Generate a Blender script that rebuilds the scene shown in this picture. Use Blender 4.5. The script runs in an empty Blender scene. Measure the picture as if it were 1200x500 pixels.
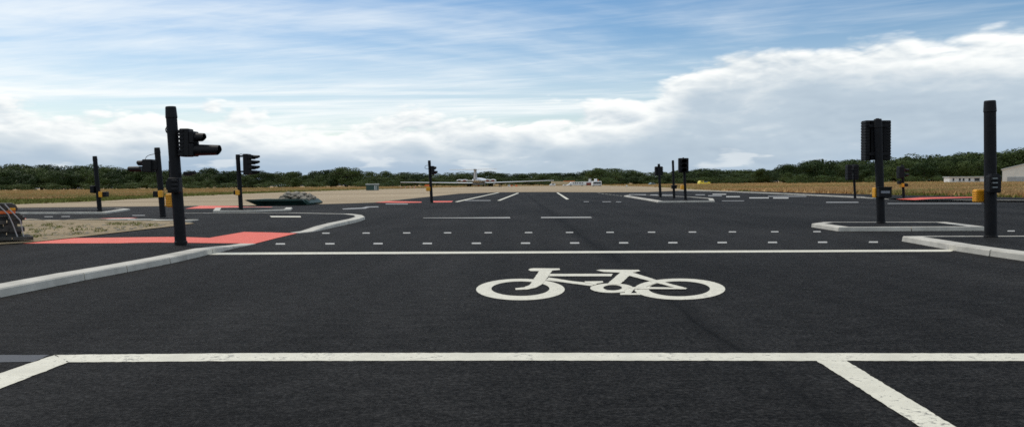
import bpy, bmesh, math, random
import numpy as np
from mathutils import Vector, Matrix, noise as mnoise

random.seed(7)
rng = np.random.default_rng(7)
SC = bpy.context.scene
COL = SC.collection

# ------------------------------------------------------------------ camera
F = 900.0                      # focal length in pixels of a 1200 x 500 frame
CAMH = 1.5
PITCH = math.atan(34.9 / F)
ROLL = -0.0098
fwd = Vector((0, math.cos(PITCH), -math.sin(PITCH)))
up0 = Vector((0, math.sin(PITCH), math.cos(PITCH)))
r0 = Vector((1, 0, 0))
right = (r0 * math.cos(ROLL) + up0 * math.sin(ROLL)).normalized()
upv = (-r0 * math.sin(ROLL) + up0 * math.cos(ROLL)).normalized()
cam_d = bpy.data.cameras.new('camera')
cam_d.sensor_width = 36.0
cam_d.lens = 36.0 * F / 1200.0
cam_d.clip_start = 0.05
cam_d.clip_end = 6000
cam = bpy.data.objects.new('camera', cam_d)
COL.objects.link(cam)
M = Matrix((right, upv, -fwd)).transposed().to_4x4()
M.translation = (0, 0, CAMH)
cam.matrix_world = M
SC.camera = cam

# ------------------------------------------------------------------ render / exposure
SC.view_settings.view_transform = 'Standard'
SC.view_settings.look = 'None'
SC.view_settings.exposure = 0.12
SC.view_settings.gamma = 1.0
SC.view_settings.use_curve_mapping = False
SC.render.engine = 'CYCLES'
SC.cycles.max_bounces = 6
SC.cycles.filter_width = 1.6
SC.cycles.use_denoising = False
SC.cycles.transparent_max_bounces = 8

# ------------------------------------------------------------------ node helpers
class NT:
    """tiny expression helper over a node tree"""
    def __init__(self, tree):
        self.t = tree
    def new(self, typ, **kw):
        n = self.t.nodes.new(typ)
        for k, v in kw.items():
            setattr(n, k, v)
        return n
    def put(self, sock, v):
        if isinstance(v, bpy.types.NodeSocket):
            self.t.links.new(v, sock)
        else:
            try:
                sock.default_value = v
            except Exception:
                sock.default_value = (v, v, v)
    def m(self, op, a, b=None, c=None, clamp=False):
        n = self.new('ShaderNodeMath', operation=op, use_clamp=clamp)
        for i, v in enumerate((a, b, c)):
            if v is not None:
                self.put(n.inputs[i], v)
        return n.outputs[0]
    def smooth(self, v, a, b):
        n = self.new('ShaderNodeMapRange', interpolation_type='SMOOTHSTEP')
        self.put(n.inputs[0], v); self.put(n.inputs[1], a); self.put(n.inputs[2], b)
        n.inputs[3].default_value = 0; n.inputs[4].default_value = 1
        return n.outputs[0]
    def lin(self, v, a, b, c=0.0, d=1.0):
        n = self.new('ShaderNodeMapRange', interpolation_type='LINEAR')
        self.put(n.inputs[0], v); self.put(n.inputs[1], a); self.put(n.inputs[2], b)
        n.inputs[3].default_value = c; n.inputs[4].default_value = d
        return n.outputs[0]
    def xyz(self, x, y, z):
        n = self.new('ShaderNodeCombineXYZ')
        for i, v in enumerate((x, y, z)):
            self.put(n.inputs[i], v)
        return n.outputs[0]
    def noise(self, vec, scale, detail=4, rough=0.5, dist=0.0):
        n = self.new('ShaderNodeTexNoise', noise_dimensions='3D')
        self.put(n.inputs['Vector'], vec)
        n.inputs['Scale'].default_value = scale
        n.inputs['Detail'].default_value = detail
        n.inputs['Roughness'].default_value = rough
        n.inputs['Distortion'].default_value = dist
        return n.outputs['Fac']
    def mix(self, f, a, b, blend='MIX'):
        n = self.new('ShaderNodeMix', data_type='RGBA', blend_type=blend)
        self.put(n.inputs[0], f)
        for i, v in ((6, a), (7, b)):
            if isinstance(v, (tuple, list)) and len(v) == 3:
                v = (*v, 1)
            self.put(n.inputs[i], v)
        return n.outputs[2]
    def vmap(self, vec, scale=(1, 1, 1), loc=(0, 0, 0)):
        n = self.new('ShaderNodeMapping')
        self.put(n.inputs[0], vec)
        n.inputs['Scale'].default_value = scale
        n.inputs['Location'].default_value = loc
        return n.outputs[0]

# ------------------------------------------------------------------ world: sky, veil of cirrus, bank of cumulus
SUN_AZ, SUN_EL = math.radians(-48), math.radians(52)   # azimuth from +Y towards +X
world = bpy.data.worlds.new('World')
SC.world = world
world.use_nodes = True
wt = world.node_tree
wt.nodes.clear()
w = NT(wt)
sky = w.new('ShaderNodeTexSky', sky_type='NISHITA')
sky.sun_disc = False
sky.sun_elevation = SUN_EL
sky.sun_rotation = SUN_AZ
sky.altitude = 0
sky.air_density = 1.0
sky.dust_density = 0.6
sky.ozone_density = 1.6
SKY_STRENGTH = 0.095
tc = w.new('ShaderNodeTexCoord')
sep = w.new('ShaderNodeSeparateXYZ')
wt.links.new(tc.outputs['Generated'], sep.inputs[0])
dx, dy, dz = sep.outputs
az = w.m('ARCTAN2', dx, dy)                                   # radians, 0 ahead
el = w.m('ARCSINE', dz)
eld = w.m('MULTIPLY', el, 57.2958)                            # degrees
azd = w.m('MULTIPLY', az, 57.2958)

# height of the cumulus bank round the horizon (degrees), a closed ring
fc = w.new('ShaderNodeFloatCurve')
w.put(fc.inputs['Value'], w.lin(azd, -180, 180))
pts = [(-180, 8.0), (-150, 6.5), (-120, 7.5), (-90, 6.0), (-65, 6.8), (-45, 5.6), (-33.7, 5.4), (-28, 5.3), (-20, 5.1), (-14, 4.6), (-8, 5.2),
       (0, 5.2), (6.3, 5.7), (12, 7.4), (18, 9.2), (24, 9.3), (31, 9.3), (40, 9.0), (60, 7.5), (85, 6.5), (115, 8.0), (150, 7.0), (180, 8.0)]
cm = fc.mapping
crv = cm.curves[0]
while len(crv.points) < len(pts):
    crv.points.new(0.5, 0.5)
for p, (a, e) in zip(crv.points, pts):
    p.location = ((a + 180) / 360, e / 12)
cm.update()
top = w.m('MULTIPLY', fc.outputs[0], 12.0)

# cloud coordinates: clouds are wider than tall; puffs are summed from creased noise
def puffs(du, dv):
    u_ = w.m('ADD', w.m('MULTIPLY', azd, 0.105), du)
    v_ = w.m('ADD', w.m('MULTIPLY', eld, 0.31), dv)
    vec = w.xyz(u_, v_, 0.0)
    tot = None
    for k, (sc_, am) in enumerate(((0.8, 0.5), (1.9, 0.30), (4.3, 0.13), (9.5, 0.06))):
        n_ = w.noise(w.vmap(vec, (1, 1, 1), (7.3 * k + 2.2, 3.1 * k, 0)), sc_, 2, 0.45, 0.25)
        c_ = w.m('MULTIPLY', w.m('ABSOLUTE', w.m('SUBTRACT', n_, 0.5)), 5.0 * am)
        tot = c_ if tot is None else w.m('ADD', tot, c_)
    return tot, vec
bil, cvec = puffs(0.0, 0.0)
bil_up, _ = puffs(0.035, 0.11)
big = w.noise(cvec, 0.42, 3, 0.5)
depth = w.m('ADD', w.m('SUBTRACT', top, eld), w.m('ADD', w.m('MULTIPLY', w.m('SUBTRACT', bil, 0.40), w.lin(eld, 5.5, 9.0, 3.5, 1.5)), w.m('MULTIPLY', w.m('SUBTRACT', big, 0.5), 2.2)))
edge = w.smooth(depth, -0.25, 0.60)
emb = w.m('SUBTRACT', bil, bil_up)
rim = w.smooth(depth, 4.2, 0.3)
lit = w.m('ADD', w.m('ADD', w.m('MULTIPLY', emb, w.lin(rim, 0.0, 1.0, 0.35, 1.0)), 0.24), w.m('MULTIPLY', rim, 0.58))
lit = w.m('ADD', lit, w.m('MULTIPLY', w.m('SUBTRACT', w.noise(cvec, 0.6, 3, 0.5), 0.5), 0.8), None, True)
ramp = w.new('ShaderNodeValToRGB')
w.put(ramp.inputs[0], lit)
cr = ramp.color_ramp
cr.elements[0].position = 0.0
cr.elements[0].color = (0.39, 0.48, 0.57, 1)
cr.elements[1].position = 1.0
cr.elements[1].color = (0.97, 0.98, 0.96, 1)
for pos, c in ((0.30, (0.48, 0.57, 0.65, 1)), (0.55, (0.66, 0.72, 0.76, 1)), (0.8, (0.86, 0.89, 0.89, 1))):
    e = cr.elements.new(pos); e.color = c
cloud = ramp.outputs[0]
# bluish distance between the lowest cloud bases and the horizon
low = w.m('MULTIPLY', w.smooth(eld, 3.4, 0.9), w.smooth(w.noise(cvec, 0.5, 3, 0.5), 0.36, 0.58))
cloud = w.mix(w.m('MULTIPLY', low, 0.85), cloud, (0.36, 0.47, 0.60))
# small far cumulus low over the horizon
pvec = w.xyz(w.m('MULTIPLY', azd, 0.20), w.m('MULTIPLY', eld, 0.85), 3.7)
puff = w.m('MULTIPLY', w.smooth(w.noise(pvec, 1.1, 5, 0.5, 0.3), 0.58, 0.68), w.m('MULTIPLY', w.smooth(eld, 0.6, 1.2), w.smooth(eld, 2.8, 1.8)))
cloud = w.mix(w.m('MULTIPLY', puff, 0.45), cloud, (0.84, 0.87, 0.87))

# cirrus on a high flat layer seen in perspective
zz = w.m('MAXIMUM', dz, 0.02)
px_ = w.m('DIVIDE', dx, zz)
py_ = w.m('DIVIDE', dy, zz)
hi = w.xyz(w.m('MULTIPLY', px_, 0.55), py_, 0.0)
veil = w.noise(w.vmap(hi, (1, 1, 1), (1.7, 0.4, 0)), 0.26, 7, 0.55, 0.8)
rot = w.new('ShaderNodeVectorRotate', rotation_type='Z_AXIS')
w.put(rot.inputs[0], w.xyz(px_, py_, 2.0))
rot.inputs['Angle'].default_value = math.radians(24)
streak = w.noise(w.vmap(rot.outputs[0], (0.42, 1.2, 1.0)), 1.0, 7, 0.60, 1.3)
ripple = w.noise(w.vmap(rot.outputs[0], (0.8, 3.2, 1.0), (4, 1, 0)), 1.7, 4, 0.6, 0.8)
cir = w.m('ADD', w.m('MULTIPLY', veil, 1.35), w.m('ADD', w.m('MULTIPLY', streak, 0.22), w.m('MULTIPLY', ripple, 0.14)))
cirm = w.smooth(cir, 0.70, 1.12)
# thicker milky veil lower down
haze_low = w.smooth(eld, 12.5, 5.0)
cirm = w.m('ADD', w.m('MULTIPLY', cirm, 0.85), w.m('MULTIPLY', haze_low, 0.30), None, True)
cirm = w.m('MAXIMUM', cirm, w.m('MULTIPLY', w.smooth(eld, 14.0, 40.0), w.lin(veil, 0.3, 0.7, 0.62, 0.95)))   # veil thickened unseen overhead to take the blue out of the skylight
hs = w.new('ShaderNodeHueSaturation')
hs.inputs['Saturation'].default_value = 1.36
wt.links.new(sky.outputs[0], hs.inputs['Color'])
skyc = w.mix(1.0, hs.outputs[0], (SKY_STRENGTH, SKY_STRENGTH, SKY_STRENGTH), 'MULTIPLY')
col = w.mix(cirm, skyc, (0.90, 0.935, 0.94))
col = w.mix(edge, col, cloud)
col = w.mix(w.smooth(eld, 0.0, -1.5), col, (0.10, 0.10, 0.10))
bg = w.new('ShaderNodeBackground')
# values above are final radiances; Background strength carries the sky scale
w.put(bg.inputs[0], w.mix(1.0, col, (1 / SKY_STRENGTH,) * 3, 'MULTIPLY'))
bg.inputs[1].default_value = SKY_STRENGTH
wo = w.new('ShaderNodeOutputWorld')
wt.links.new(bg.outputs[0], wo.inputs[0])
world.cycles.sampling_method = 'MANUAL'
world.cycles.sample_map_resolution = 512

# ------------------------------------------------------------------ sun, veiled by cloud
sun_d = bpy.data.lights.new('sun', 'SUN')
sun_d.energy = 1.4
sun_d.angle = math.radians(14)
sun_d.color = (1.0, 0.92, 0.80)
sun = bpy.data.objects.new('sun', sun_d)
COL.objects.link(sun)
sdir = Vector((math.sin(SUN_AZ) * math.cos(SUN_EL), math.cos(SUN_AZ) * math.cos(SUN_EL), math.sin(SUN_EL)))
sun.rotation_euler = sdir.to_track_quat('Z', 'Y').to_euler()
sun.location = (0, 0, 60)

# ------------------------------------------------------------------ placing helpers
CO = Vector((0, 0, CAMH))
def ray(px, py):
    return fwd * F + right * (px - 600) + upv * (250 - py)
def G(px, py, z=0.0):
    """point of the level z seen at a photo position"""
    d = ray(px, py)
    return CO + d * ((z - CAMH) / d.z)
def P(px, py, Y):
    """point at distance Y ahead seen at a photo position"""
    d = ray(px, py)
    return CO + d * (Y / d.y)
def horizon(px):
    return 250 - 34.9 + (600 - px) * 0.0098
def lerp(a, b, t):
    return a + (b - a) * t

# ------------------------------------------------------------------ materials
def base_mat(name):
    m = bpy.data.materials.new(name)
    m.use_nodes = True
    n = NT(m.node_tree)
    b = m.node_tree.nodes['Principled BSDF']
    return m, n, b
def simple(name, colr, rough=0.6, var=0.15, scale=4.0, metal=0.0, bump=0.0, spec=0.5, dirt=None):
    m, n, b = base_mat(name)
    t = n.new('ShaderNodeTexCoord').outputs['Object']
    f = n.noise(t, scale, 6, 0.6)
    lo = tuple(c * (1 - var) for c in colr); hi_ = tuple(min(1, c * (1 + var)) for c in colr)
    c = n.mix(n.smooth(f, 0.3, 0.7), lo, hi_)
    if dirt:
        f2 = n.noise(t, scale * 0.37, 5, 0.65)
        c = n.mix(n.m('MULTIPLY', n.smooth(f2, 0.5, 0.75), 0.7), c, dirt)
    n.put(b.inputs['Base Color'], c)
    b.inputs['Roughness'].default_value = rough
    b.inputs['Metallic'].default_value = metal
    b.inputs['Specular IOR Level'].default_value = spec
    if bump:
        bp = n.new('ShaderNodeBump')
        bp.inputs['Strength'].default_value = bump
        bp.inputs['Distance'].default_value = 0.01
        n.put(bp.inputs['Height'], n.noise(t, scale * 6, 4, 0.6))
        n.put(b.inputs['Normal'], bp.outputs[0])
    return m

def asphalt(name, colr, stone=0.5):
    m, n, b = base_mat(name)
    t = n.new('ShaderNodeTexCoord').outputs['Object']
    g = n.noise(n.vmap(t, (0.85, 1.0, 1)), 27, 6, 0.86)         # chippings
    g2 = n.noise(n.vmap(t, (0.45, 0.9, 1)), 7, 6, 0.75)
    big = n.noise(n.vmap(t, (0.8, 0.45, 1)), 0.30, 6, 0.62, 0.5)
    lanes = n.noise(n.vmap(t, (0.9, 0.05, 1)), 0.8, 4, 0.6)    # roller and wheel tracks along the road
    k = n.m('ADD', n.m('MULTIPLY', n.smooth(g, 0.43, 0.60), 1.35), n.m('MULTIPLY', n.smooth(g2, 0.34, 0.66), 0.55))
    k = n.m('ADD', k, n.m('MULTIPLY', n.smooth(big, 0.3, 0.7), 0.42))
    k = n.m('ADD', k, n.m('MULTIPLY', n.smooth(lanes, 0.3, 0.7), 0.34))
    k = n.m('POWER', n.m('MULTIPLY', k, 0.42), 1.7)
    c = n.mix(k, tuple(x * 0.10 for x in colr), tuple(x * 3.2 for x in colr))
    sp = n.new('ShaderNodeSeparateXYZ'); n.put(sp.inputs[0], t)
    jx = n.m('ADD', sp.outputs[0], n.m('MULTIPLY', n.m('SUBTRACT', n.noise(n.vmap(t, (0.2, 0.5, 1)), 0.7, 4, 0.6), 0.5), 0.5))
    jd = n.m('ABSOLUTE', n.m('SUBTRACT', n.m('MODULO', n.m('ADD', jx, 998.5), 29.0), 14.5))      # laying joints between paver passes
    jm = n.m('ADD', n.m('MULTIPLY', n.smooth(jd, 0.34, 0.03), 0.42), n.m('MULTIPLY', n.smooth(jd, 0.06, 0.0), 0.40))
    c = n.mix(n.m('MULTIPLY', jm, n.smooth(n.noise(n.vmap(t, (0.5, 0.3, 1)), 0.9, 3, 0.6), 0.25, 0.55)), c, tuple(x * 0.10 for x in colr))
    oil = n.smooth(n.noise(n.vmap(t, (1, 0.7, 1), (17, 5, 0)), 0.75, 5, 0.65), 0.62, 0.78)
    c = n.mix(n.m('MULTIPLY', oil, 0.45), c, tuple(x * 0.25 for x in colr))
    chips = n.m('MULTIPLY', n.smooth(n.noise(n.vmap(t, (0.6, 1, 1), (3, 8, 0)), 24, 2, 0.5), 0.74, 0.80), 0.45)
    c = n.mix(chips, c, (0.10, 0.097, 0.093))
    scuff = n.m('MULTIPLY', n.smooth(n.noise(n.vmap(t, (0.35, 1.3, 1), (9, 3, 0)), 0.55, 5, 0.6), 0.62, 0.78), n.smooth(g2, 0.42, 0.62))
    c = n.mix(n.m('MULTIPLY', scuff, 0.28), c, (0.12, 0.12, 0.125))
    n.put(b.inputs['Base Color'], c)
    n.put(b.inputs['Roughness'], n.lin(g, 0.3, 0.7, 0.70, 0.88))
    b.inputs['Specular IOR Level'].default_value = 0.05
    bp = n.new('ShaderNodeBump')
    bp.inputs['Strength'].default_value = stone
    bp.inputs['Distance'].default_value = 0.012
    n.put(bp.inputs['Height'], n.m('ADD', g, n.m('MULTIPLY', g2, 0.6)))
    n.put(b.inputs['Normal'], bp.outputs[0])
    return m

def paint(name, colr, wear=0.35):
    m, n, b = base_mat(name)
    t = n.new('ShaderNodeTexCoord').outputs['Object']
    g = n.noise(n.vmap(t, (0.6, 1, 1)), 27, 6, 0.8)
    g2 = n.noise(t, 2.6, 5, 0.65)
    f = n.m('MULTIPLY', n.smooth(n.m('ADD', g, n.m('MULTIPLY', n.m('SUBTRACT', g2, 0.5), 0.5)), 0.565, 0.66), wear * 2)
    tone = n.mix(n.smooth(g2, 0.3, 0.7), tuple(x * 0.80 for x in colr), colr)
    n.put(b.inputs['Base Color'], n.mix(n.m('MINIMUM', f, 0.9), tone, (0.05, 0.05, 0.05)))
    b.inputs['Roughness'].default_value = 0.65
    bp = n.new('ShaderNodeBump')
    bp.inputs['Strength'].default_value = 0.35
    bp.inputs['Distance'].default_value = 0.008
    n.put(bp.inputs['Height'], g)
    n.put(b.inputs['Normal'], bp.outputs[0])
    return m

def ground_mat(name, a, bcol, c3, s1, s2):
    m, n, b = base_mat(name)
    t = n.new('ShaderNodeTexCoord').outputs['Object']
    f1 = n.noise(n.vmap(t, (0.35, 1, 1)), s1, 7, 0.62, 0.3)
    f2 = n.noise(t, s2, 5, 0.65)
    c = n.mix(n.smooth(f1, 0.35, 0.65), a, bcol)
    c = n.mix(n.m('MULTIPLY', n.smooth(f2, 0.52, 0.74), 0.75), c, c3)
    n.put(b.inputs['Base Color'], c)
    b.inputs['Roughness'].default_value = 0.95
    b.inputs['Specular IOR Level'].default_value = 0.15
    bp = n.new('ShaderNodeBump')
    bp.inputs['Strength'].default_value = 0.6
    bp.inputs['Distance'].default_value = 0.03
    n.put(bp.inputs['Height'], n.m('ADD', f2, n.noise(t, s2 * 8, 3, 0.6)))
    n.put(b.inputs['Normal'], bp.outputs[0])
    return m

MT = {}
MT['road'] = asphalt('road_asphalt', (0.0172, 0.0167, 0.0162), 1.0)
MT['path'] = asphalt('footway_asphalt', (0.0155, 0.0152, 0.0150), 0.8)
MT['white'] = paint('white_road_paint', (0.77, 0.735, 0.60), 0.40)
MT['stud'] = paint('worn_stud_paint', (0.50, 0.49, 0.45), 0.5)
MT['oldpaint'] = paint('blacked_out_paint', (0.030, 0.036, 0.048), 0.1)
MT['faint'] = paint('worn_white_paint', (0.30, 0.30, 0.29), 0.6)
MT['red'] = paint('red_surfacing', (0.82, 0.115, 0.058), 0.13)
MT['kerb'] = simple('concrete_kerb', (0.52, 0.495, 0.43), 0.85, 0.16, 2.2, bump=0.4, dirt=(0.31, 0.30, 0.26))
MT['oldkerb'] = simple('dirty_stone', (0.27, 0.235, 0.175), 0.9, 0.35, 2.0, bump=0.7, dirt=(0.16, 0.14, 0.10))
MT['black'] = simple('black_powder_coat', (0.0075, 0.0078, 0.0092), 0.62, 0.25, 5.0, bump=0.05, spec=0.22)
MT['black2'] = simple('black_plastic', (0.006, 0.0062, 0.0072), 0.55, 0.25, 9.0, bump=0.05, spec=0.25)
MT['cable'] = simple('cable_sheath', (0.02, 0.02, 0.022), 0.5)
MT['yellow'] = simple('yellow_plastic', (0.78, 0.36, 0.015), 0.5, 0.10, 6.0, dirt=(0.55, 0.25, 0.02))
MT['screen'] = simple('display_glass', (0.20, 0.22, 0.25), 0.12, 0.1)
MT['lens_r'] = simple('unlit_red_lens', (0.055, 0.008, 0.007), 0.15)
MT['lens_a'] = simple('unlit_amber_lens', (0.06, 0.028, 0.005), 0.15)
MT['lens_g'] = simple('unlit_green_lens', (0.006, 0.035, 0.022), 0.15)
MT['sand'] = ground_mat('compacted_sand', (0.41, 0.325, 0.215), (0.31, 0.24, 0.155), (0.24, 0.19, 0.12), 0.05, 0.35)
MT['earth'] = ground_mat('sandy_earth', (0.33, 0.255, 0.16), (0.23, 0.18, 0.11), (0.20, 0.17, 0.085), 0.5, 2.4)
MT['field'] = ground_mat('dry_field', (0.44, 0.29, 0.14), (0.37, 0.25, 0.12), (0.28, 0.24, 0.09), 0.02, 0.11)

def grass_mat(name, a, bcol, green, gthr):
    m, n, b = base_mat(name)
    geo = n.new('ShaderNodeNewGeometry')
    t = geo.outputs['Position']
    f1 = n.noise(n.vmap(t, (0.4, 1, 1)), 0.05, 5, 0.6)
    f2 = n.noise(n.vmap(t, (0.35, 1, 1)), 0.035, 4, 0.6, 0.5)
    rnd = geo.outputs['Random Per Island']
    c = n.mix(n.m('ADD', n.m('MULTIPLY', n.smooth(f1, 0.3, 0.7), 0.75), n.m('MULTIPLY', rnd, 0.2)), a, bcol)
    c = n.mix(n.m('MULTIPLY', n.smooth(n.m('ADD', f2, n.m('MULTIPLY', rnd, 0.06)), gthr, gthr + 0.12), 0.8), c, green)
    n.put(b.inputs['Base Color'], c)
    b.inputs['Roughness'].default_value = 0.9
    b.inputs['Specular IOR Level'].default_value = 0.1
    return m
MT['straw'] = grass_mat('dry_grass', (0.42, 0.265, 0.120), (0.52, 0.355, 0.170), (0.27, 0.25, 0.085), 0.50)
MT['green'] = grass_mat('green_grass', (0.13, 0.15, 0.035), (0.19, 0.19, 0.06), (0.26, 0.22, 0.08), 0.60)

def leaf_mat(name, a, bcol):
    m, n, b = base_mat(name)
    oi = n.new('ShaderNodeObjectInfo')
    geo = n.new('ShaderNodeNewGeometry')
    t = n.new('ShaderNodeTexCoord').outputs['Object']
    k = n.m('ADD', n.m('MULTIPLY', oi.outputs['Random'], 0.70), n.m('MULTIPLY', geo.outputs['Random Per Island'], 0.12))
    k = n.m('ADD', k, n.m('MULTIPLY', n.smooth(n.noise(t, 5.0, 3, 0.5), 0.35, 0.65), 0.22))
    n.put(b.inputs['Base Color'], n.mix(k, a, bcol))
    b.inputs['Roughness'].default_value = 0.6
    b.inputs['Specular IOR Level'].default_value = 0.1
    return m
MT['leaf'] = leaf_mat('dark_foliage', (0.016, 0.034, 0.011), (0.072, 0.100, 0.028))
MT['leaf2'] = leaf_mat('bush_foliage', (0.045, 0.075, 0.020), (0.075, 0.11, 0.03))
MT['bark'] = simple('bark', (0.06, 0.05, 0.04), 0.9, 0.3, 3.0)
MT['aircraft_white'] = simple('aircraft_white', (0.80, 0.81, 0.81), 0.35, 0.05, 0.3)
MT['aircraft_grey'] = simple('aircraft_grey', (0.36, 0.39, 0.42), 0.4, 0.08, 0.3)
MT['aircraft_dark'] = simple('jet_pipe', (0.03, 0.028, 0.028), 0.5)
MT['maroon'] = simple('maroon_cover', (0.20, 0.035, 0.025), 0.7)
MT['rubber'] = simple('rubber', (0.015, 0.015, 0.016), 0.8)
MT['van_white'] = simple('vehicle_white', (0.74, 0.75, 0.74), 0.35, 0.06, 0.6)
MT['glass'] = simple('dark_glass', (0.02, 0.024, 0.028), 0.08)
MT['beige'] = simple('beige_panel', (0.52, 0.44, 0.28), 0.7, 0.08, 0.5)
MT['orange'] = simple('orange_paint', (0.72, 0.15, 0.03), 0.55, 0.1)
MT['cargreen'] = simple('grey_green_paint', (0.16, 0.22, 0.22), 0.35)
MT['caryellow'] = simple('yellow_paint', (0.80, 0.66, 0.06), 0.4)
MT['blue'] = simple('blue_paint', (0.03, 0.12, 0.36), 0.4)
MT['cabin'] = simple('green_cabin_steel', (0.018, 0.060, 0.050), 0.5, 0.2, 1.0)
MT['roofgrey'] = simple('pale_roof', (0.50, 0.53, 0.53), 0.6, 0.1, 1.0)
MT['render'] = simple('white_wall', (0.70, 0.71, 0.69), 0.8, 0.08, 0.4)
MT['hangar'] = simple('hangar_cladding', (0.68, 0.67, 0.61), 0.6, 0.08, 0.3)
MT['hangar_door'] = simple('hangar_door', (0.33, 0.35, 0.35), 0.6, 0.08, 0.3)
MT['tray'] = simple('green_tray_steel', (0.010, 0.045, 0.036), 0.6, 0.3, 1.2, dirt=(0.03, 0.05, 0.04))
MT['rubble'] = simple('concrete_rubble', (0.22, 0.20, 0.16), 0.9, 0.45, 1.3, bump=0.8, dirt=(0.13, 0.12, 0.10))
MT['wood'] = simple('weathered_timber', (0.055, 0.052, 0.045), 0.85, 0.45, 3.0, bump=0.4, dirt=(0.02, 0.02, 0.02))
MT['strap'] = simple('white_strap', (0.42, 0.42, 0.41), 0.6, 0.1)
MT['galv'] = simple('galvanised_steel', (0.34, 0.38, 0.38), 0.5, 0.1, 1.0)

# ------------------------------------------------------------------ object helpers
def tag(o, label=None, cat=None, group=None, kind=None):
    if label: o['label'] = label
    if cat: o['category'] = cat
    if group: o['group'] = group
    if kind: o['kind'] = kind
    return o
def link_mesh(name, me, mat, parent=None, loc=(0, 0, 0)):
    o = bpy.data.objects.new(name, me)
    COL.objects.link(o)
    if mat is not None:
        me.materials.clear()
        me.materials.append(MT[mat] if isinstance(mat, str) else mat)
    o.location = loc
    o.parent = parent
    return o
def from_bm(name, bm, mat, parent=None, loc=(0, 0, 0), smooth=False):
    me = bpy.data.meshes.new(name)
    bmesh.ops.recalc_face_normals(bm, faces=bm.faces[:])
    bm.to_mesh(me)
    bm.free()
    if smooth:
        for p in me.polygons:
            p.use_smooth = True
    return link_mesh(name, me, mat, parent, loc)
def empty(name, loc=(0, 0, 0)):
    o = bpy.data.objects.new(name, None)
    o.empty_display_size = 0.2
    COL.objects.link(o)
    o.location = loc
    return o
def sheet(name, pts3, mat, parent=None):
    """one flat polygon from world points, triangulated"""
    bm = bmesh.new()
    vs = [bm.verts.new(p) for p in pts3]
    f = bm.faces.new(vs)
    bmesh.ops.triangulate(bm, faces=[f])
    for f in bm.faces:
        f.normal_update()
        if f.normal.z < 0:
            f.normal_flip()
    me = bpy.data.meshes.new(name)
    bm.to_mesh(me); bm.free()
    return link_mesh(name, me, mat, parent)
def gsheet(name, pxs, z, mat, parent=None):
    return sheet(name, [G(a, b, z) for a, b in pxs], mat, parent)
def add_box(bm, x0, x1, y0, y1, z0, z1, bev=0.0):
    r = bmesh.ops.create_cube(bm, size=1)
    vs = r['verts']
    bmesh.ops.scale(bm, vec=(x1 - x0, y1 - y0, z1 - z0), verts=vs)
    bmesh.ops.translate(bm, vec=((x0 + x1) / 2, (y0 + y1) / 2, (z0 + z1) / 2), verts=vs)
    if bev:
        es = list({e for v in vs for e in v.link_edges})
        bmesh.ops.bevel(bm, geom=es, offset=bev, segments=2, affect='EDGES', profile=0.6)
def add_prism(bm, poly_xz, y0, y1):
    """outline in x,z pushed from y0 to y1"""
    a = [bm.verts.new((x, y0, z)) for x, z in poly_xz]
    b = [bm.verts.new((x, y1, z)) for x, z in poly_xz]
    bm.faces.new(a); bm.faces.new(b[::-1])
    n = len(a)
    for i in range(n):
        bm.faces.new((a[i], b[i], b[(i + 1) % n], a[(i + 1) % n]))
def add_tube(bm, pts, radii, seg=12, cap=True, sx=1.0, sy=1.0):
    """swept tube through points"""
    rings = []
    n = len(pts)
    for i, p in enumerate(pts):
        p = Vector(p)
        d = (Vector(pts[min(i + 1, n - 1)]) - Vector(pts[max(i - 1, 0)])).normalized()
        a = Vector((0, 0, 1)) if abs(d.z) < 0.9 else Vector((1, 0, 0))
        u = d.cross(a).normalized(); v = d.cross(u).normalized()
        rr = radii[i] if isinstance(radii, (list, tuple)) else radii
        rings.append([bm.verts.new(p + u * (rr * sx * math.cos(t)) + v * (rr * sy * math.sin(t)))
                      for t in (2 * math.pi * k / seg for k in range(seg))])
    for a, b in zip(rings, rings[1:]):
        for k in range(seg):
            bm.faces.new((a[k], a[(k + 1) % seg], b[(k + 1) % seg], b[k]))
    if cap:
        bm.faces.new(rings[0][::-1]); bm.faces.new(rings[-1])

# ------------------------------------------------------------------ ground, apron, road
def plain_mesh(name, verts, faces, mat, parent=None, loc=(0, 0, 0)):
    me = bpy.data.meshes.new(name)
    me.from_pydata(verts, [], faces)
    me.update()
    return link_mesh(name, me, mat, parent, loc)

ground = plain_mesh('ground', [(-3000, -300, -0.06), (3000, -300, -0.06), (3000, 4500, -0.06), (-3000, 4500, -0.06)], [(0, 1, 2, 3)], 'field')
tag(ground, 'flat dry airfield ground reaching to the trees', None, kind='structure')
APRON = [(-260, 244.5), (0, 239.5), (112, 235.3), (190, 230.8), (280, 227.0), (360, 224.0), (440, 221.6), (520, 219.6), (600, 218.0), (700, 217.3),
         (760, 218.5), (800, 220.5), (840, 222.9), (860, 226), (1000, 233), (600, 246), (0, 252), (-260, 256)]
apron = gsheet('sand_apron', APRON, -0.03, 'sand')
tag(apron, 'pale sandy apron beyond the new junction', kind='structure')
ROADFAR = [(-260, 246.2), (0, 243.6), (215, 241.2), (340, 240.3), (439, 237.2), (449, 236.0), (538, 226.8), (583, 225.2), (637, 224.8), (702, 225.2),
           (760, 224.9), (800, 223.2), (854, 224.4), (900, 226.4), (1010, 231.2), (1048, 233.0), (1200, 236.0), (1400, 240.2)]
rp = [G(a, b) for a, b in ROADFAR]
rp = [Vector((-60, 45, 0))] + rp + [Vector((60, 40, 0)), Vector((60, -25, 0)), Vector((-60, -25, 0))]
road = sheet('road', rp, 'road')
tag(road, 'broad new dark asphalt junction with white markings', kind='structure')

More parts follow.
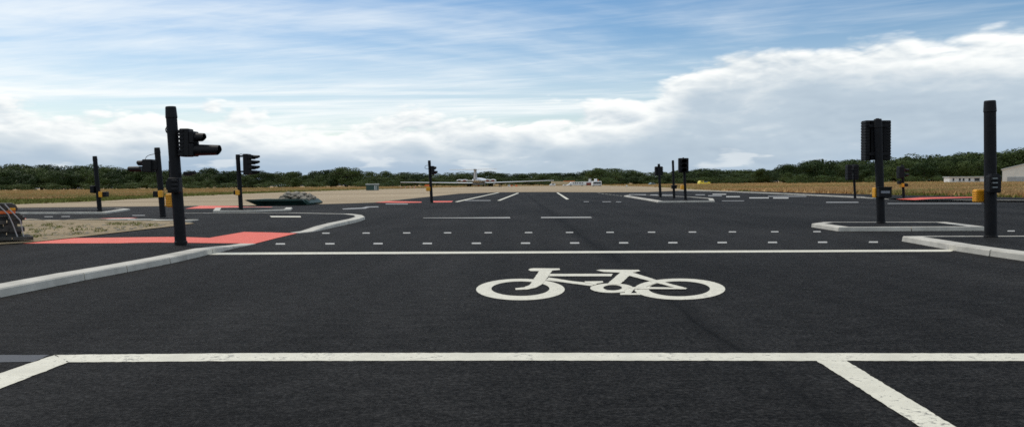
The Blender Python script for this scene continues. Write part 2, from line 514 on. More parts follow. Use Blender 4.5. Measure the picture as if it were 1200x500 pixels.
# ------------------------------------------------------------------ kerbs made of stones
def kerb_run(name, pxs, side, parent, heights=None, mat='kerb', stone=1.8, close=False, width=None, zb=0.0):
    """pxs: photo positions of the foot of the face; side: +1 when the footway is left of the walking direction.
    Lays single stones; returns the points of the back edge (top level)."""
    W_ = [G(a, b, zb) for a, b in pxs]
    if heights is None:
        heights = [0.125] * len(W_)
    n = len(W_)
    offs = []
    for i in range(n):
        a = W_[max(i - 1, 0)] if not close else W_[(i - 1) % n]
        b = W_[min(i + 1, n - 1)] if not close else W_[(i + 1) % n]
        d1 = (W_[i] - a); d2 = (b - W_[i])
        d1.z = d2.z = 0
        d1 = d1.normalized() if d1.length > 1e-6 else d2.normalized()
        d2 = d2.normalized() if d2.length > 1e-6 else d1
        nn = []
        for d in (d1, d2):
            k = width if width else 0.17 + 0.24 * abs(d.y)
            nn.append(Vector((-d.y, d.x, 0)) * side * k)
        # point where the two offset lines meet
        A = np.array([[nn[0].x, nn[0].y], [nn[1].x, nn[1].y]])
        rhs = np.array([nn[0].length_squared, nn[1].length_squared])
        if abs(np.linalg.det(A)) > 0.15 * nn[0].length * nn[1].length:
            s = np.linalg.solve(A, rhs)
            o = Vector((s[0], s[1], 0))
            if o.length > 3 * nn[0].length: o = (nn[0] + nn[1]) * 0.5
        else:
            o = (nn[0] + nn[1]) * 0.5
        offs.append(o)
    segs = list(zip(range(n - 1), range(1, n)))
    if close: segs.append((n - 1, 0))
    for i, j in segs:
        L = (W_[j] - W_[i]).length
        m = max(1, round(L / stone))
        gap = min(0.012, L / m * 0.012)
        for s in range(m):
            t0 = s / m + gap / L; t1 = (s + 1) / m - gap / L
            f0, f1 = W_[i].lerp(W_[j], t0), W_[i].lerp(W_[j], t1)
            b0, b1 = offs[i].lerp(offs[j], t0), offs[i].lerp(offs[j], t1)
            h0, h1 = lerp(heights[i], heights[j], t0), lerp(heights[i], heights[j], t1)
            jz = random.uniform(-0.003, 0.003)
            jo = (b0 + b1) * random.uniform(-0.010, 0.010)
            bm = bmesh.new()
            rows = []
            for f, b, h in ((f0, b0, h0), (f1, b1, h1)):
                h = h + jz
                c = min(0.02, h * 0.3)
                rows.append([bm.verts.new(q) for q in (
                    f + jo + Vector((0, 0, -0.05)), f + jo + Vector((0, 0, h - c)) + b * 0.05, f + jo + b * 0.10 + Vector((0, 0, h)),
                    f + b + Vector((0, 0, h)), f + b + Vector((0, 0, -0.05)))])
            A_, B_ = rows
            bm.faces.new(A_); bm.faces.new(B_[::-1])
            for k in range(5):
                bm.faces.new((A_[k], B_[k], B_[(k + 1) % 5], A_[(k + 1) % 5]))
            from_bm('kerb_stone', bm, mat, parent)
    return [W_[i] + offs[i] * 0.98 + Vector((0, 0, heights[i] - 0.006)) for i in range(n)]

# near left footway with its kerb, dropped at the crossing
foot = empty('footway', G(200, 290))
tag(foot, 'raised dark asphalt footway at the left corner with pale kerbs', kind='structure')
foot.location = (0, 0, 0)
ca_, cb_ = G(299, 286.0), G(350, 273.2)
def foot_z(x, y):
    """level of the footway: full height, ramped down to the road at the crossing"""
    d = cb_ - ca_
    t_ = max(0, min(1, ((x - ca_.x) * d.x + (y - ca_.y) * d.y) / (d.x ** 2 + d.y ** 2)))
    e_ = math.hypot(x - ca_.x - d.x * t_, y - ca_.y - d.y * t_)
    k_ = max(0, min(1, e_ / 3.0)); k_ = k_ * k_ * (3 - 2 * k_)
    return lerp(0.006, 0.118, k_)
def foot_h(pxs):
    return [foot_z(G(a, b).x, G(a, b).y) + 0.008 for a, b in pxs]
KL = [(-260, 404), (-60, 361), (0, 348.5), (100, 328), (150, 318.6), (200, 308.6), (235, 300.6), (250, 297.0), (263, 294), (275, 291), (288, 288.2), (300, 285.8)]
KR = [(350, 273.2), (366, 271.8), (382, 268.6), (398, 265.0), (420, 260.0), (428, 257.0), (425, 254.9), (412, 253.4), (345, 252.0), (210, 252.3)]
kl = kerb_run('kerb', KL, 1, foot, heights=foot_h(KL))
kr = kerb_run('kerb', KR, 1, foot, heights=foot_h(KR))
def drape(name, pts_, mat, lift, parent, step=0.5):
    o = sheet(name, [Vector((q.x, q.y, 0)) for q in pts_], mat, parent)
    bm = bmesh.new(); bm.from_mesh(o.data)
    lo = (min(v.co.x for v in bm.verts), min(v.co.y for v in bm.verts)); hi_ = (max(v.co.x for v in bm.verts), max(v.co.y for v in bm.verts))
    for ax in (0, 1):
        q = max(lo[ax], (-12, 14)[ax])
        while q < min(hi_[ax], (-3, 26)[ax]):
            no = [0, 0, 0]; no[ax] = 1; co = [0, 0, 0]; co[ax] = q
            bmesh.ops.bisect_plane(bm, geom=bm.verts[:] + bm.edges[:] + bm.faces[:], plane_co=co, plane_no=no)
            q += step
    for v in bm.verts: v.co.z = foot_z(v.co.x, v.co.y) + lift
    bm.to_mesh(o.data); bm.free()
    return o
def onfoot(px, py):
    q = G(px, py, 0.1)
    for _ in range(4): q = G(px, py, foot_z(q.x, q.y))
    return q
outer = [G(-260, 296, 0.11), G(-20, 288, 0.11), G(30, 283.5, 0.11), G(85, 277.5, 0.11), G(200, 264.3, 0.11), G(228, 261.3, 0.10), G(222, 258.0, 0.10)]
drape('pavement', kl + kr + outer[::-1], 'path', 0.0, foot)
red_p = [(15, 285.3), (50, 279.5), (245, 278.7), (286, 271.7), (318, 272.3), (349, 273.1), (324, 279.0), (298.5, 285.5), (272, 285.0), (235, 284.7), (140, 285.0)]
tag(drape('tactile_paving', [onfoot(a, b) for a, b in red_p], 'red', 0.006, foot), 'red surfacing leading down to the crossing')
gsheet('painted_dash', [(316, 252.9), (352, 253.0), (353, 254.4), (318, 254.3)], 0.13, 'white', foot)

# sandy verge
verge = gsheet('sandy_verge', [(-300, 302), (-60, 289.5), (30, 284.0), (85, 278.2), (200, 265.0), (228, 261.6), (205, 258.6), (120, 257.8), (37, 257.3), (-60, 258), (-300, 262)], 0.14, 'earth')
tag(verge, 'sandy verge strip with weeds at the left', kind='structure')
vk = empty('stone_edging'); tag(vk, 'rough line of dirty kerb stones edging the sandy verge', kind='structure')
for (x0, x1, y0, y1) in ((2, 17, 257.5, 262), (19, 36, 258, 261.8), (37, 51, 256.4, 262), (52, 73, 257.6, 262.2), (74, 98, 257.4, 261.5), (99, 122, 257.6, 261.2), (124, 150, 257.6, 260.8), (151, 176, 258.2, 261.4), (178, 204, 258.7, 262.2), (206, 226, 260.2, 262.4)):
    a = G(x0, y1); b = G(x1, y1)
    bm = bmesh.new()
    h = (y1 - y0) * a.y / F * 0.9
    add_box(bm, a.x, b.x, a.y - 0.1, a.y + 0.45, -0.05, max(0.16, h * 0.85), 0.02)
    bmesh.ops.subdivide_edges(bm, edges=bm.edges[:], cuts=1, use_grid_fill=True)
    amp = 0.045 if x0 < 100 else 0.015
    for v in bm.verts:
        v.co += Vector((0, 1, 1)) * amp * mnoise.noise(v.co * 2.3) + Vector((1, 0, 0)) * amp * mnoise.noise(v.co * 1.7 + Vector((5, 0, 0)))
    from_bm('kerb_stone', bm, 'oldkerb' if x0 < 100 else 'kerb', vk)

# far left islands, footways and their red crossings
isl = empty('traffic_island'); tag(isl, 'low kerbed island under the far left pole', 'traffic island', 'kerbed traffic islands')
b_ = kerb_run('kerb', [(-160, 253.0), (20, 250.6), (125, 250.4), (153, 246.3), (140, 245.6), (20, 246.6), (-160, 249)], 1, isl, heights=[.1] * 7, stone=3.0, close=True)
sheet('surface', b_, 'path', isl)
isl2 = empty('traffic_island'); tag(isl2, 'kerbed island under the four hood signal near the green tray', 'traffic island', 'kerbed traffic islands')
b_ = kerb_run('kerb', [(249, 248.6), (300, 248.3), (341, 246.8), (343, 244.6), (300, 244.2), (252, 245.0)], 1, isl2, heights=[.1] * 6, stone=3.0, close=True)
sheet('surface', b_, 'path', isl2)
gsheet('red_crossing', [(217, 244.4), (235, 240.9), (277, 241.2), (284, 242.2), (320, 242.2), (310, 243.8), (262, 243.9)], 0.006, 'red', road)
gsheet('red_crossing', [(22, 256.3), (30, 255.7), (34, 257.3), (23, 257.5)], 0.006, 'red', road)
gsheet('red_crossing', [(68, 257.8), (128, 255.4), (162, 254.9), (130, 257.4)], 0.006, 'red', road)
gsheet('red_crossing', [(439, 237.0), (456, 235.5), (494, 236.2), (494, 237.2), (470, 237.5)], 0.006, 'red', road)
gsheet('red_crossing', [(507, 235.4), (531, 235.4), (529, 236.8), (508, 237.0)], 0.006, 'red', road)

# middle right island with three poles
isc = empty('traffic_island'); tag(isc, 'small kerbed island carrying three poles right of the runway', 'traffic island', 'kerbed traffic islands')
b_ = kerb_run('kerb', [(731, 230.3), (762, 235.6), (771, 237.4), (838, 236.6), (836, 234.0), (812, 232.0), (770, 230.0), (740, 229.2)], 1, isc, heights=[.11] * 8, stone=2.4, close=True)
sheet('surface', b_, 'path', isc)
# near right islands
is1 = empty('traffic_island'); tag(is1, 'kerbed asphalt island around the pole with two ribbed heads', 'traffic island', 'kerbed traffic islands')
b_ = kerb_run('kerb', [(950, 266.0), (982, 270.9), (1156, 270.2), (1110, 264.2), (964, 264.0)], 1, is1, heights=[.12] * 5, close=True)
sheet('surface', b_, 'path', is1)
is2 = empty('traffic_island'); tag(is2, 'pale kerbed island corner at the right edge under the tall bare pole', 'traffic island', 'kerbed traffic islands')
b_ = kerb_run('kerb', [(1056, 282.4), (1117, 293.4), (1159, 299.8), (1200, 305.8), (1420, 338), (1420, 282.6), (1200, 282.0)], 1, is2, heights=[.125] * 7, close=True)
sheet('surface', b_, 'path', is2)

# far right kerb and footway behind it
fr = empty('far_kerb'); tag(fr, 'long pale kerb and dark footway along the straw field', kind='structure')
k1 = kerb_run('kerb', [(798, 223.6), (854, 224.7), (900, 226.7), (940, 228.5), (1010, 231.8), (1048, 233.4)], -1, fr, heights=[.11, .11, .11, .11, .11, .02], stone=5.0, width=0.45)
k1 = kerb_run('kerb', [(1070, 235.2), (1120, 235.9), (1200, 236.4), (1420, 241)], 1, fr, heights=[.02, .11, .11, .11], stone=3.0, width=0.3)
sheet('pavement', [G(850, 223.6, .08), G(900, 225.6, .1), G(940, 227.3, .1), G(1010, 230.6, .1), G(1048, 232.2, .1), G(1070, 234.4, .1), G(1120, 234.5, .1), G(1200, 235.0, .1), G(1420, 239.0, .1),
                   G(1420, 236, .1), G(1200, 231.6, .1), G(1141, 229.9, .1), G(1068, 228.9, .1), G(940, 225.6, .1), G(880, 223.8, .08)], 'path', fr)
tag(gsheet('tactile_paving', [(1050, 233.2), (1078, 231.2), (1141, 230.5), (1143, 231.3), (1092, 232.8), (1072, 234.2)], 0.106, 'red', fr), 'red crossing surfacing beside the far right poles')

# ------------------------------------------------------------------ road markings
ZM = 0.004
def ragged(pts_):
    """hand-laid edges: outline resampled and nudged by a few millimetres"""
    out = []
    n = len(pts_)
    for i in range(n):
        a, b = pts_[i], pts_[(i + 1) % n]
        L = (b - a).length; far = (a.y + b.y) / 2
        m = 1 if far > 26 else max(1, min(700, int(L / (0.035 if far < 9 else 0.08))))
        d = (b - a) / max(L, 1e-6); nn = Vector((-d.y, d.x, 0))
        for k in range(m):
            q = a.lerp(b, k / m)
            if k: q = q + nn * (0.010 * mnoise.noise(q * 9.0) + 0.008 * mnoise.noise(q * 31.0))
            out.append(q)
    return out
def mark(name, pxs, mat='white', z=ZM):
    return sheet(name, ragged([G(a, b, z) for a, b in pxs]), mat, road)
ZL = 0.004
tag(mark('stop_line', [(64, 415.3), (300, 413.2), (600, 412.8), (900, 413.1), (1200, 413.6), (1320, 414), (1320, 423), (1200, 422.4), (600, 421.8), (300, 422.3), (80, 423.8)]), 'wide white line across the foreground')
mark('lane_line', [(64, 415.3), (80, 423.8), (0, 454.8), (-120, 502), (-150, 486), (0, 436.8)], z=0.0052)
mark('lane_line', [(957, 422.1), (992, 422.3), (1121, 500), (1200, 548), (1148, 548), (1079, 500)], z=0.0052)
mark('covered_line', [(-200, 417), (0, 415.4), (58, 415.3), (40, 423.4), (0, 424), (-200, 427)], 'oldpaint')
tag(mark('stop_line', [(252, 295.7), (700, 293.9), (1121, 292.1), (1114, 294.5), (700, 296.2), (241, 298.2)]), 'thin white stop line beyond the bicycle symbol')
# crossing studs
for i, x in enumerate((328.7, 386.7, 443.2, 501, 558.3, 616, 673.5, 731, 788.7, 846.5, 905.4, 964, 1023.7)):
    y = 285.5 - 0.0031 * (x - 329)
    mark('crossing_stud', [(x - 5.4, y - 0.75), (x + 5.1, y - 0.8), (x + 5.4, y + 0.8), (x - 5.6, y + 0.8)], 'stud')
for x in (382, 429.2, 476.7, 524.6, 572.3, 619.5, 667.5, 715, 763.7, 811.5, 858.5, 908, 957.5, 1185):
    y = 273.0 - 0.0032 * (x - 382)
    mark('crossing_stud', [(x - 4.3, y - 0.55), (x + 4.1, y - 0.6), (x + 4.3, y + 0.6), (x - 4.5, y + 0.6)], 'stud')
mark('lane_line', [(496, 254.95), (550, 254.7), (597.5, 254.3), (598, 255.4), (550, 255.4), (496, 255.3)], 'stud')
mark('lane_line', [(634, 254.2), (692, 254.0), (694, 255.0), (634, 255.2)], 'stud')
mark('lane_line', [(533, 236.2), (536, 236.6), (585.5, 225.6), (583.5, 225.4)])
mark('lane_line', [(582.5, 234.9), (586, 235.0), (608.5, 226.1), (606, 226.0)])
mark('lane_line', [(652, 225.6), (654, 225.5), (667, 233.3), (663.5, 233.5)])
for i in range(7):                                      # broken line towards the island
    t0 = i / 7; x0 = 700 + 30 * t0; y0 = 226 + 3.9 * t0; x1 = x0 + 2.8; y1 = y0 + 0.36
    mark('lane_line', [(x0, y0), (x0 + 0.9, y0), (x1 + 1.4, y1), (x1, y1)])
for x0, x1, y, wdt, mt in ((737, 757, 228.0, .45, 'faint'), (762, 771, 228.3, .45, 'faint'), (776, 789, 228.2, .4, 'faint'), (815, 826, 228.1, .4, 'faint'), (835, 851, 227.5, .5, 'stud'),
                           (830, 846, 229.2, .45, 'faint'), (851, 867, 230.3, .6, 'stud'), (878, 901, 231.7, .6, 'stud'), (906, 924, 231.8, .7, 'stud'), (900, 945, 229.9, .4, 'faint'),
                           (792, 818, 232.4, .4, 'stud'), (968, 1006, 236.9, .5, 'faint'), (1040, 1150, 238.3, .35, 'faint'), (846, 872, 235.2, .3, 'faint'),
                           (545, 575, 234.8, .35, 'faint'), (684, 690, 236.2, .3, 'faint'), (706, 716, 236.3, .3, 'faint'), (722, 728, 236.4, .3, 'faint'), (452, 478, 238.8, .45, 'faint'),
                           (222, 233, 250.2, .5, 'faint'), (238, 247, 249.8, .5, 'faint'), (52, 62, 253.7, .35, 'faint'), (72, 82, 253.5, .35, 'faint'), (155, 170, 252.2, .35, 'faint')):
    mark('lane_line', [(x0, y - wdt), (x1, y - wdt), (x1, y + wdt), (x0, y + wdt)], mt)
# small distant turning arrow beyond the left corner
mark('arrow_marking', [(401, 244.3), (412, 243.6), (424, 243.2), (429, 241.9), (443, 241.6), (444, 242.6), (433, 242.9), (428, 244.3), (414, 244.8), (402, 245.2)], 'faint')

# bicycle symbol: outlines read in a drawing grid of 1200 x 291
def bpx(p):
    return (540 + p[0] / 3.636, 290 + p[1] / 3.636)
def ell(cx, cy, rx, ry, n=40, wob=0.0):
    return [(cx + rx * math.cos(2 * math.pi * k / n), cy + ry * math.sin(2 * math.pi * k / n)) for k in range(n)]
bm = bmesh.new()
zc = [0.005]
def bpoly(poly):
    vs = [bm.verts.new(q) for q in ragged([G(*bpx(p), zc[0]) for p in poly])]
    bm.faces.new(vs); zc[0] += 0.0006
def bring(o, i):
    n = len(o)
    a = [bm.verts.new(G(*bpx(p), zc[0])) for p in o]; b = [bm.verts.new(G(*bpx(p), zc[0])) for p in i]
    for k in range(n):
        bm.faces.new((a[k], a[(k + 1) % n], b[(k + 1) % n], b[k]))
    zc[0] += 0.0006
bring(ell(254, 177.5, 189, 45.5, 36), ell(254, 174, 124, 31, 36))
bring(ell(933, 176, 194, 45, 36), ell(931, 174.5, 131, 32, 36))
bring(ell(643, 171.5, 92, 20, 28), ell(647, 170, 40, 11.5, 28))
bpoly([(287, 94), (294, 89), (310, 87), (420, 88), (423, 94), (390, 97), (340, 99), (298, 99)])
bpoly([(335, 97), (390, 97), (362, 137), (345, 156), (318, 170), (285, 177), (233, 179), (232, 172), (270, 168), (294, 158)])
bpoly([(380, 111), (648, 111), (642, 121), (374, 121)])
bpoly([(374, 126), (470, 141), (572, 152), (560, 163), (460, 150), (362, 138)])
bpoly([(577, 96), (592, 93), (758, 94), (765, 99), (742, 104), (690, 106), (610, 103)])
bpoly([(682, 103), (738, 103), (676, 156), (622, 156)])
bpoly([(716, 105), (742, 108), (830, 136), (966, 173), (938, 177), (826, 147), (700, 114)])
bpoly([(712, 168), (760, 166), (960, 170), (960, 176), (740, 175)])
bpoly([(832, 138), (852, 144), (782, 168), (748, 170)])
bpoly([(527, 143), (606, 142), (608, 148), (580, 152), (572, 158), (556, 158), (556, 151), (530, 149)])
bpoly([(700, 172), (742, 171), (726, 192), (765, 193), (766, 200), (680, 200), (678, 193), (700, 190)])
bmesh.ops.triangulate(bm, faces=bm.faces[:])
for f in bm.faces:
    f.normal_update()
    if f.normal.z < 0: f.normal_flip()
me = bpy.data.meshes.new('bicycle_symbol'); bm.to_mesh(me); bm.free()
tag(link_mesh('bicycle_symbol', me, 'white', road), 'large white painted bicycle symbol')

# ------------------------------------------------------------------ signal poles
class Pole:
    def __init__(self, base, topp, wpx_top, wpx_base, label, cat='signal pole', name='signal_pole', zb=0.0, cap=True, wm=1.0):
        self.b = G(base[0], base[1], zb)
        self.Y = self.b.y
        self.s = self.Y / F
        self.root = empty(name, self.b)
        tag(self.root, label, cat, 'black poles around the junction')
        t = P(topp[0], topp[1], self.Y) - self.b
        self.t = t
        rb, rt = wpx_base * self.s / 2, wpx_top * self.s / 2
        bm = bmesh.new()
        k = 0.915
        add_tube(bm, [Vector((0, 0, -0.06)), t * 0.25, t * 0.6, t * (k if cap else 1.0)], [rb, lerp(rb, rt, .25), lerp(rb, rt, .6), rt], 24)
        from_bm('post', bm, 'black', self.root, smooth=False)
        if cap:
            bm = bmesh.new()
            add_tube(bm, [t * k, t * (k + 0.006), t * (k + 0.008), t * 0.992, t * 1.0], [rt * 1.0, rt * 1.10, rt * 1.08, rt * 0.98, rt * 0.9], 24)
            from_bm('cap', bm, 'black2', self.root)
        # base flange
        bm = bmesh.new()
        add_tube(bm, [Vector((0, 0, -0.01)), Vector((0, 0, 0.05)), Vector((0, 0, 0.06))], [rb * 1.12, rb * 1.12, rb * 1.02], 24)
        from_bm('collar', bm, 'black2', self.root)
    def q(self, px, py):
        v = P(px, py, self.Y) - self.b
        return v.x, v.z
    def box(self, name, mat, x0, x1, y0, y1, d0, d1, bev=0.015, parent=None):
        va = P(x0, y0, self.Y + d0) - self.b; vb = P(x1, y1, self.Y + d0) - self.b
        xa, zt, xb, zbm = va.x, va.z, vb.x, vb.z
        bm = bmesh.new()
        bev = min(bev, (xb - xa) * 0.2, (zt - zbm) * 0.2, (d1 - d0) * 0.2)
        add_box(bm, xa, xb, d0, d1, zbm, zt, bev)
        return from_bm(name, bm, mat, parent or self.root)
    def hood(self, x0, x1, y0, y1, lens='lens_r', depth=1.4, parent=None, cut=0.35, taper=0.88):
        """visor running sideways from x0 (at the head) to x1 (the open end)"""
        xa, zt = self.q(x0, y0); _, zb_ = self.q(x0, y1)
        xb, _ = self.q(x1, y0)
        r = (zt - zb_) / 2; zc_ = (zt + zb_) / 2
        dz_ = self.q(x1, y0)[1] - zt
        bm = bmesh.new()
        n = 20
        def ring(t, rr, drop):
            out = []
            for k in range(n):
                a = 2 * math.pi * k / n
                ca, sa = math.cos(a), math.sin(a)
                tt = t
                if drop:
                    tt = t - cut * max(0, -sa) * t      # underside is cut back
                out.append(bm.verts.new((lerp(xa, xb, tt), rr * depth * ca * lerp(1, taper, tt), zc_ + dz_ * tt + rr * sa * lerp(1, taper, tt))))
            return out
        R = [ring(0, r, 0), ring(0.5, r, 0), ring(1, r, 1), ring(1, r * 0.9, 1), ring(0.4, r * 0.9, 0), ring(0.05, r * 0.9, 0)]
        for a, b in zip(R, R[1:]):
            for k in range(n):
                bm.faces.new((a[k], a[(k + 1) % n], b[(k + 1) % n], b[k]))
        o = from_bm('hood', bm, 'black2', parent or self.root, smooth=False)
        bm = bmesh.new()
        vs = [bm.verts.new((lerp(xa, xb, 0.08), r * .88 * depth * math.cos(2 * math.pi * k / 20), zc_ + r * .88 * math.sin(2 * math.pi * k / 20))) for k in range(20)]
        bm.faces.new(vs)
        from_bm('lens', bm, lens, o)
        return o
    def hood_y(self, x0, x1, y0, y1, d0, d1, lens, parent=None):
        """visor pointing along the depth axis from d0 to d1"""
        va = P(x0, y0, self.Y + d0) - self.b; vb = P(x1, y1, self.Y + d0) - self.b
        xa, zt, xb, zb_ = va.x, va.z, vb.x, vb.z
        cx, cz, rx, rz = (xa + xb) / 2, (zt + zb_) / 2, (xb - xa) / 2, (zt - zb_) / 2
        bm = bmesh.new(); n = 20
        def ring(d, k_, drop):
            return [bm.verts.new((cx + rx * k_ * math.cos(a), d - (d - d0) * 0.4 * max(0, -math.sin(a)) * drop, cz + rz * k_ * math.sin(a))) for a in (2 * math.pi * k / n for k in range(n))]
        R = [ring(d0, 1, 0), ring(d1, 1, 1), ring(d1, .88, 1), ring(d0, .88, 0)]
        for a, b in zip(R, R[1:]):
            for k in range(n):
                bm.faces.new((a[k], a[(k + 1) % n], b[(k + 1) % n], b[k]))
        o = from_bm('hood', bm, 'black2', parent or self.root)
        bm = bmesh.new()
        e = 0.01 if d1 > d0 else -0.01
        vs = [bm.verts.new((cx + rx * .86 * math.cos(2 * math.pi * k / 20), d0 + e, cz + rz * .86 * math.sin(2 * math.pi * k / 20))) for k in range(20)]
        bm.faces.new(vs)
        from_bm('lens', bm, lens, o)
    def cable(self, pts, wpx=0.8, d=0.0):
        bm = bmesh.new()
        vs = []
        for (x, y) in pts:
            a, b = self.q(x, y); vs.append(Vector((a, d, b)))
        # smooth the run
        out = []
        for i in range(len(vs) - 1):
            p0 = vs[max(i - 1, 0)]; p1 = vs[i]; p2 = vs[i + 1]; p3 = vs[min(i + 2, len(vs) - 1)]
            for k in range(4):
                t = k / 4
                out.append(0.5 * ((2 * p1) + (p2 - p0) * t + (2 * p0 - 5 * p1 + 4 * p2 - p3) * t * t + (3 * p1 - p0 - 3 * p2 + p3) * t ** 3))
        out.append(vs[-1])
        add_tube(bm, out, wpx * self.s / 2, 8)
        from_bm('cable', bm, 'cable', self.root)
    def ribs(self, x0, x1, ys, d0, d1, parent, hpx=0.9, mat='black2'):
        for y in ys:
            self.box('rib', mat, x0, x1, y - hpx, y + hpx, d0, d1, 0.006, parent)

# P1: nearest left pole
p = Pole((212, 285), (200, 125), 12.2, 13.0, 'tall black pole at left with long hooded signal head facing right', zb=0.12)
hd = p.box('signal_head', 'black2', 209.5, 221.5, 150.5, 183.5, -0.16, 0.16, 0.03)
p.ribs(208.4, 214.5, [153.5, 158, 162.5, 167.5, 172, 176.5, 181], -0.18, 0.18, hd, 1.3)
p.box('bracket', 'black', 204, 210, 153, 156, -0.05, 0.05, 0.01, hd)
p.box('bracket', 'black', 205, 211, 178, 181, -0.05, 0.05, 0.01, hd)
p.box('hood_collar', 'black2', 221, 226.5, 153.5, 167.5, -0.17, 0.17, 0.03, hd)
p.box('hood_collar', 'black2', 221, 226.5, 168.3, 183.0, -0.17, 0.17, 0.03, hd)
p.hood(226, 239.5, 155.6, 166.2, 'lens_r', 1.3, hd, 0.25, 0.9)
p.hood(226, 257.2, 169.0, 182.6, 'lens_g', 1.2, hd, 0.10, 0.86)
p.box('lug', 'black2', 226, 231.5, 166.4, 169.4, -0.05, 0.05, 0.01, hd)
p.cable([(202, 146.5), (198.5, 147.5), (195.6, 150.5), (196, 154.5), (198.6, 156.5), (203, 157)], 1.5, -0.05)
bx = p.box('pedestrian_unit', 'black2', 195.2, 209.6, 208.2, 226.3, -0.32, -0.13, 0.05)
p.box('shroud', 'black2', 194.0, 199.5, 212, 222.5, -0.28, -0.14, 0.04, bx)
p.ribs(199.6, 207.8, [211.8, 216.6, 221.4], -0.36, -0.31, bx, 1.5)
p.ribs(201.0, 206.8, [211.0, 215.8, 220.6], -0.365, -0.35, bx, 0.35, 'cable')  # thin lighter strips: painted highlights that bring out the ridges
yb = p.box('push_button_box', 'yellow', 193.2, 206.0, 226.6, 242.8, -0.02, 0.26, 0.05)
p.ribs(192.6, 205.6, [229.5, 232.3, 235.1, 237.9, 240.6], -0.035, 0.2, yb, 0.55, 'yellow')
p.box('detector', 'black2', 214.5, 223, 201.2, 205.6, -0.06, 0.10, 0.02)
p.box('detector', 'black2', 222, 227.4, 200.6, 204.0, -0.05, 0.09, 0.02)
p.box('rear_mount', 'black', 197.2, 201, 188.2, 208.5, -0.05, 0.08, 0.015)

# P2: pole behind it, head facing left
p = Pole((191, 253), (184, 173), 6.4, 6.6, 'black pole with signal head facing left just behind the nearest left pole', zb=0.10)
hd = p.box('signal_head', 'black2', 166.2, 177, 186.6, 201.6, -0.30, 0.30, 0.04)
p.box('bracket', 'black', 176, 184, 188, 199, -0.18, 0.18, 0.03, hd)
p.hood(167, 151.0, 194.8, 201.4, 'lens_g', 1.3, hd, 0.1, 0.92)
p.hood(167, 161.5, 188.0, 194.2, 'lens_r', 1.3, hd, 0.2, 0.95)
p.cable([(170, 187), (171.5, 184), (175, 181.8), (182, 180.3)], 0.7)
yb = p.box('push_button_box', 'yellow', 184.6, 189.6, 223.0, 231.2, -0.22, 0.02, 0.04)
p.box('pedestrian_unit', 'black2', 178.8, 185.0, 224.0, 230.6, -0.2, 0.08, 0.03)
p.box('cable_box', 'black2', 181.2, 184, 179.6, 186, -0.1, 0.1, 0.02)

# P3: far left pole
p = Pole((117, 247), (111, 183), 4.9, 5.1, 'bare topped black pole farthest left beyond the sandy verge', zb=0.10)
p.box('pedestrian_unit', 'black2', 104.8, 109.6, 217.6, 226.0, -0.25, 0.25, 0.05)
p.box('bracket', 'black', 109, 115, 224.6, 226.4, -0.06, 0.06, 0.02)
p.box('push_button_box', 'yellow', 115.0, 119.4, 224.4, 231.0, -0.34, -0.02, 0.04)
p.box('pedestrian_unit', 'black2', 118.8, 124.0, 224.6, 230.6, -0.30, 0.1, 0.04)

# P4: four hoods
p = Pole((282.5, 246), (278.5, 181), 4.8, 5.0, 'black pole with four hooded lights in profile near the green tray', zb=0.08)
hd = p.box('signal_head', 'black2', 284.2, 290.6, 180.2, 204.6, -0.35, 0.35, 0.04)
p.box('bracket', 'black', 279.5, 285, 182, 184.0, -0.06, 0.06, 0.02, hd)
p.box('bracket', 'black', 280, 285, 200, 202.0, -0.06, 0.06, 0.02, hd)
for k, (ya, ln) in enumerate(((181.4, 'lens_r'), (187.6, 'lens_a'), (193.6, 'lens_g'), (199.4, 'lens_g'))):
    p.box('hood_collar', 'black2', 290, 295.0, ya + 0.0, ya + 4.8, -0.36, 0.36, 0.03, hd)
    p.hood(294, 303.6, ya + 0.4, ya + 4.4, ln, 2.0, hd, 0.3, 0.92)
p.box('push_button_box', 'yellow', 275.4, 279.6, 222.8, 228.6, -0.34, 0.02, 0.04)
p.box('pedestrian_unit', 'black2', 273.4, 275.8, 223.2, 228.0, -0.3, 0.1, 0.03)
p.cable([(281, 181), (282.5, 180.4), (284.5, 181.5)], 0.6)

# P5: runway left
p = Pole((506, 237), (503, 188), 3.3, 3.5, 'slim black pole standing in front of the parked airliner', zb=0.02)
hd = p.box('signal_head', 'black2', 505.0, 508.4, 194.4, 204.6, -0.35, 0.35, 0.05)
p.hood(508, 511.2, 195.0, 198.8, 'lens_r', 2.0, hd)
p.hood(508, 512.6, 200.0, 204.0, 'lens_g', 2.0, hd)
p.cable([(502.6, 193.6), (499.5, 194.0), (497.8, 196.0), (499.2, 197.6), (502.8, 197.8)], 0.5)
p.box('push_button_box', 'yellow', 499.2, 503.8, 219.2, 223.8, -0.45, 0.02, 0.05)

# P6, P7, P8 on the island
p = Pole((774, 231), (772, 192), 2.9, 3.1, 'leftmost of three island poles, small head seen from behind', zb=0.1)
hd = p.box('signal_head', 'black2', 768.0, 776.9, 195.0, 205.6, 0.10, 0.55, 0.06)
p.ribs(767.6, 777.3, [197, 199.2, 201.4, 203.6], 0.16, 0.50, hd, 0.45)
p = Pole((790, 232.4), (788.5, 187.8), 2.7, 2.9, 'middle one of three island poles, bare with a small dark box', zb=0.1)
p.box('pedestrian_unit', 'black2', 787.6, 793.4, 216.8, 221.0, -0.5, -0.1, 0.05)
p.box('shroud', 'black2', 787.0, 794.0, 217.0, 218.2, -0.6, -0.3, 0.02)
p = Pole((803.5, 234.2), (801, 185.4), 2.9, 3.3, 'rightmost of three island poles with large dark signal head on top', zb=0.1, cap=False)
hd = p.box('signal_head', 'black2', 795.6, 807.2, 185.2, 202.2, -0.5, -0.12, 0.06)
for k, ln in enumerate(('lens_r', 'lens_a', 'lens_g')):
    p.hood_y(798.0, 804.8, 186.2 + 5.2 * k, 191.0 + 5.2 * k, -0.49, -0.66, ln, hd)
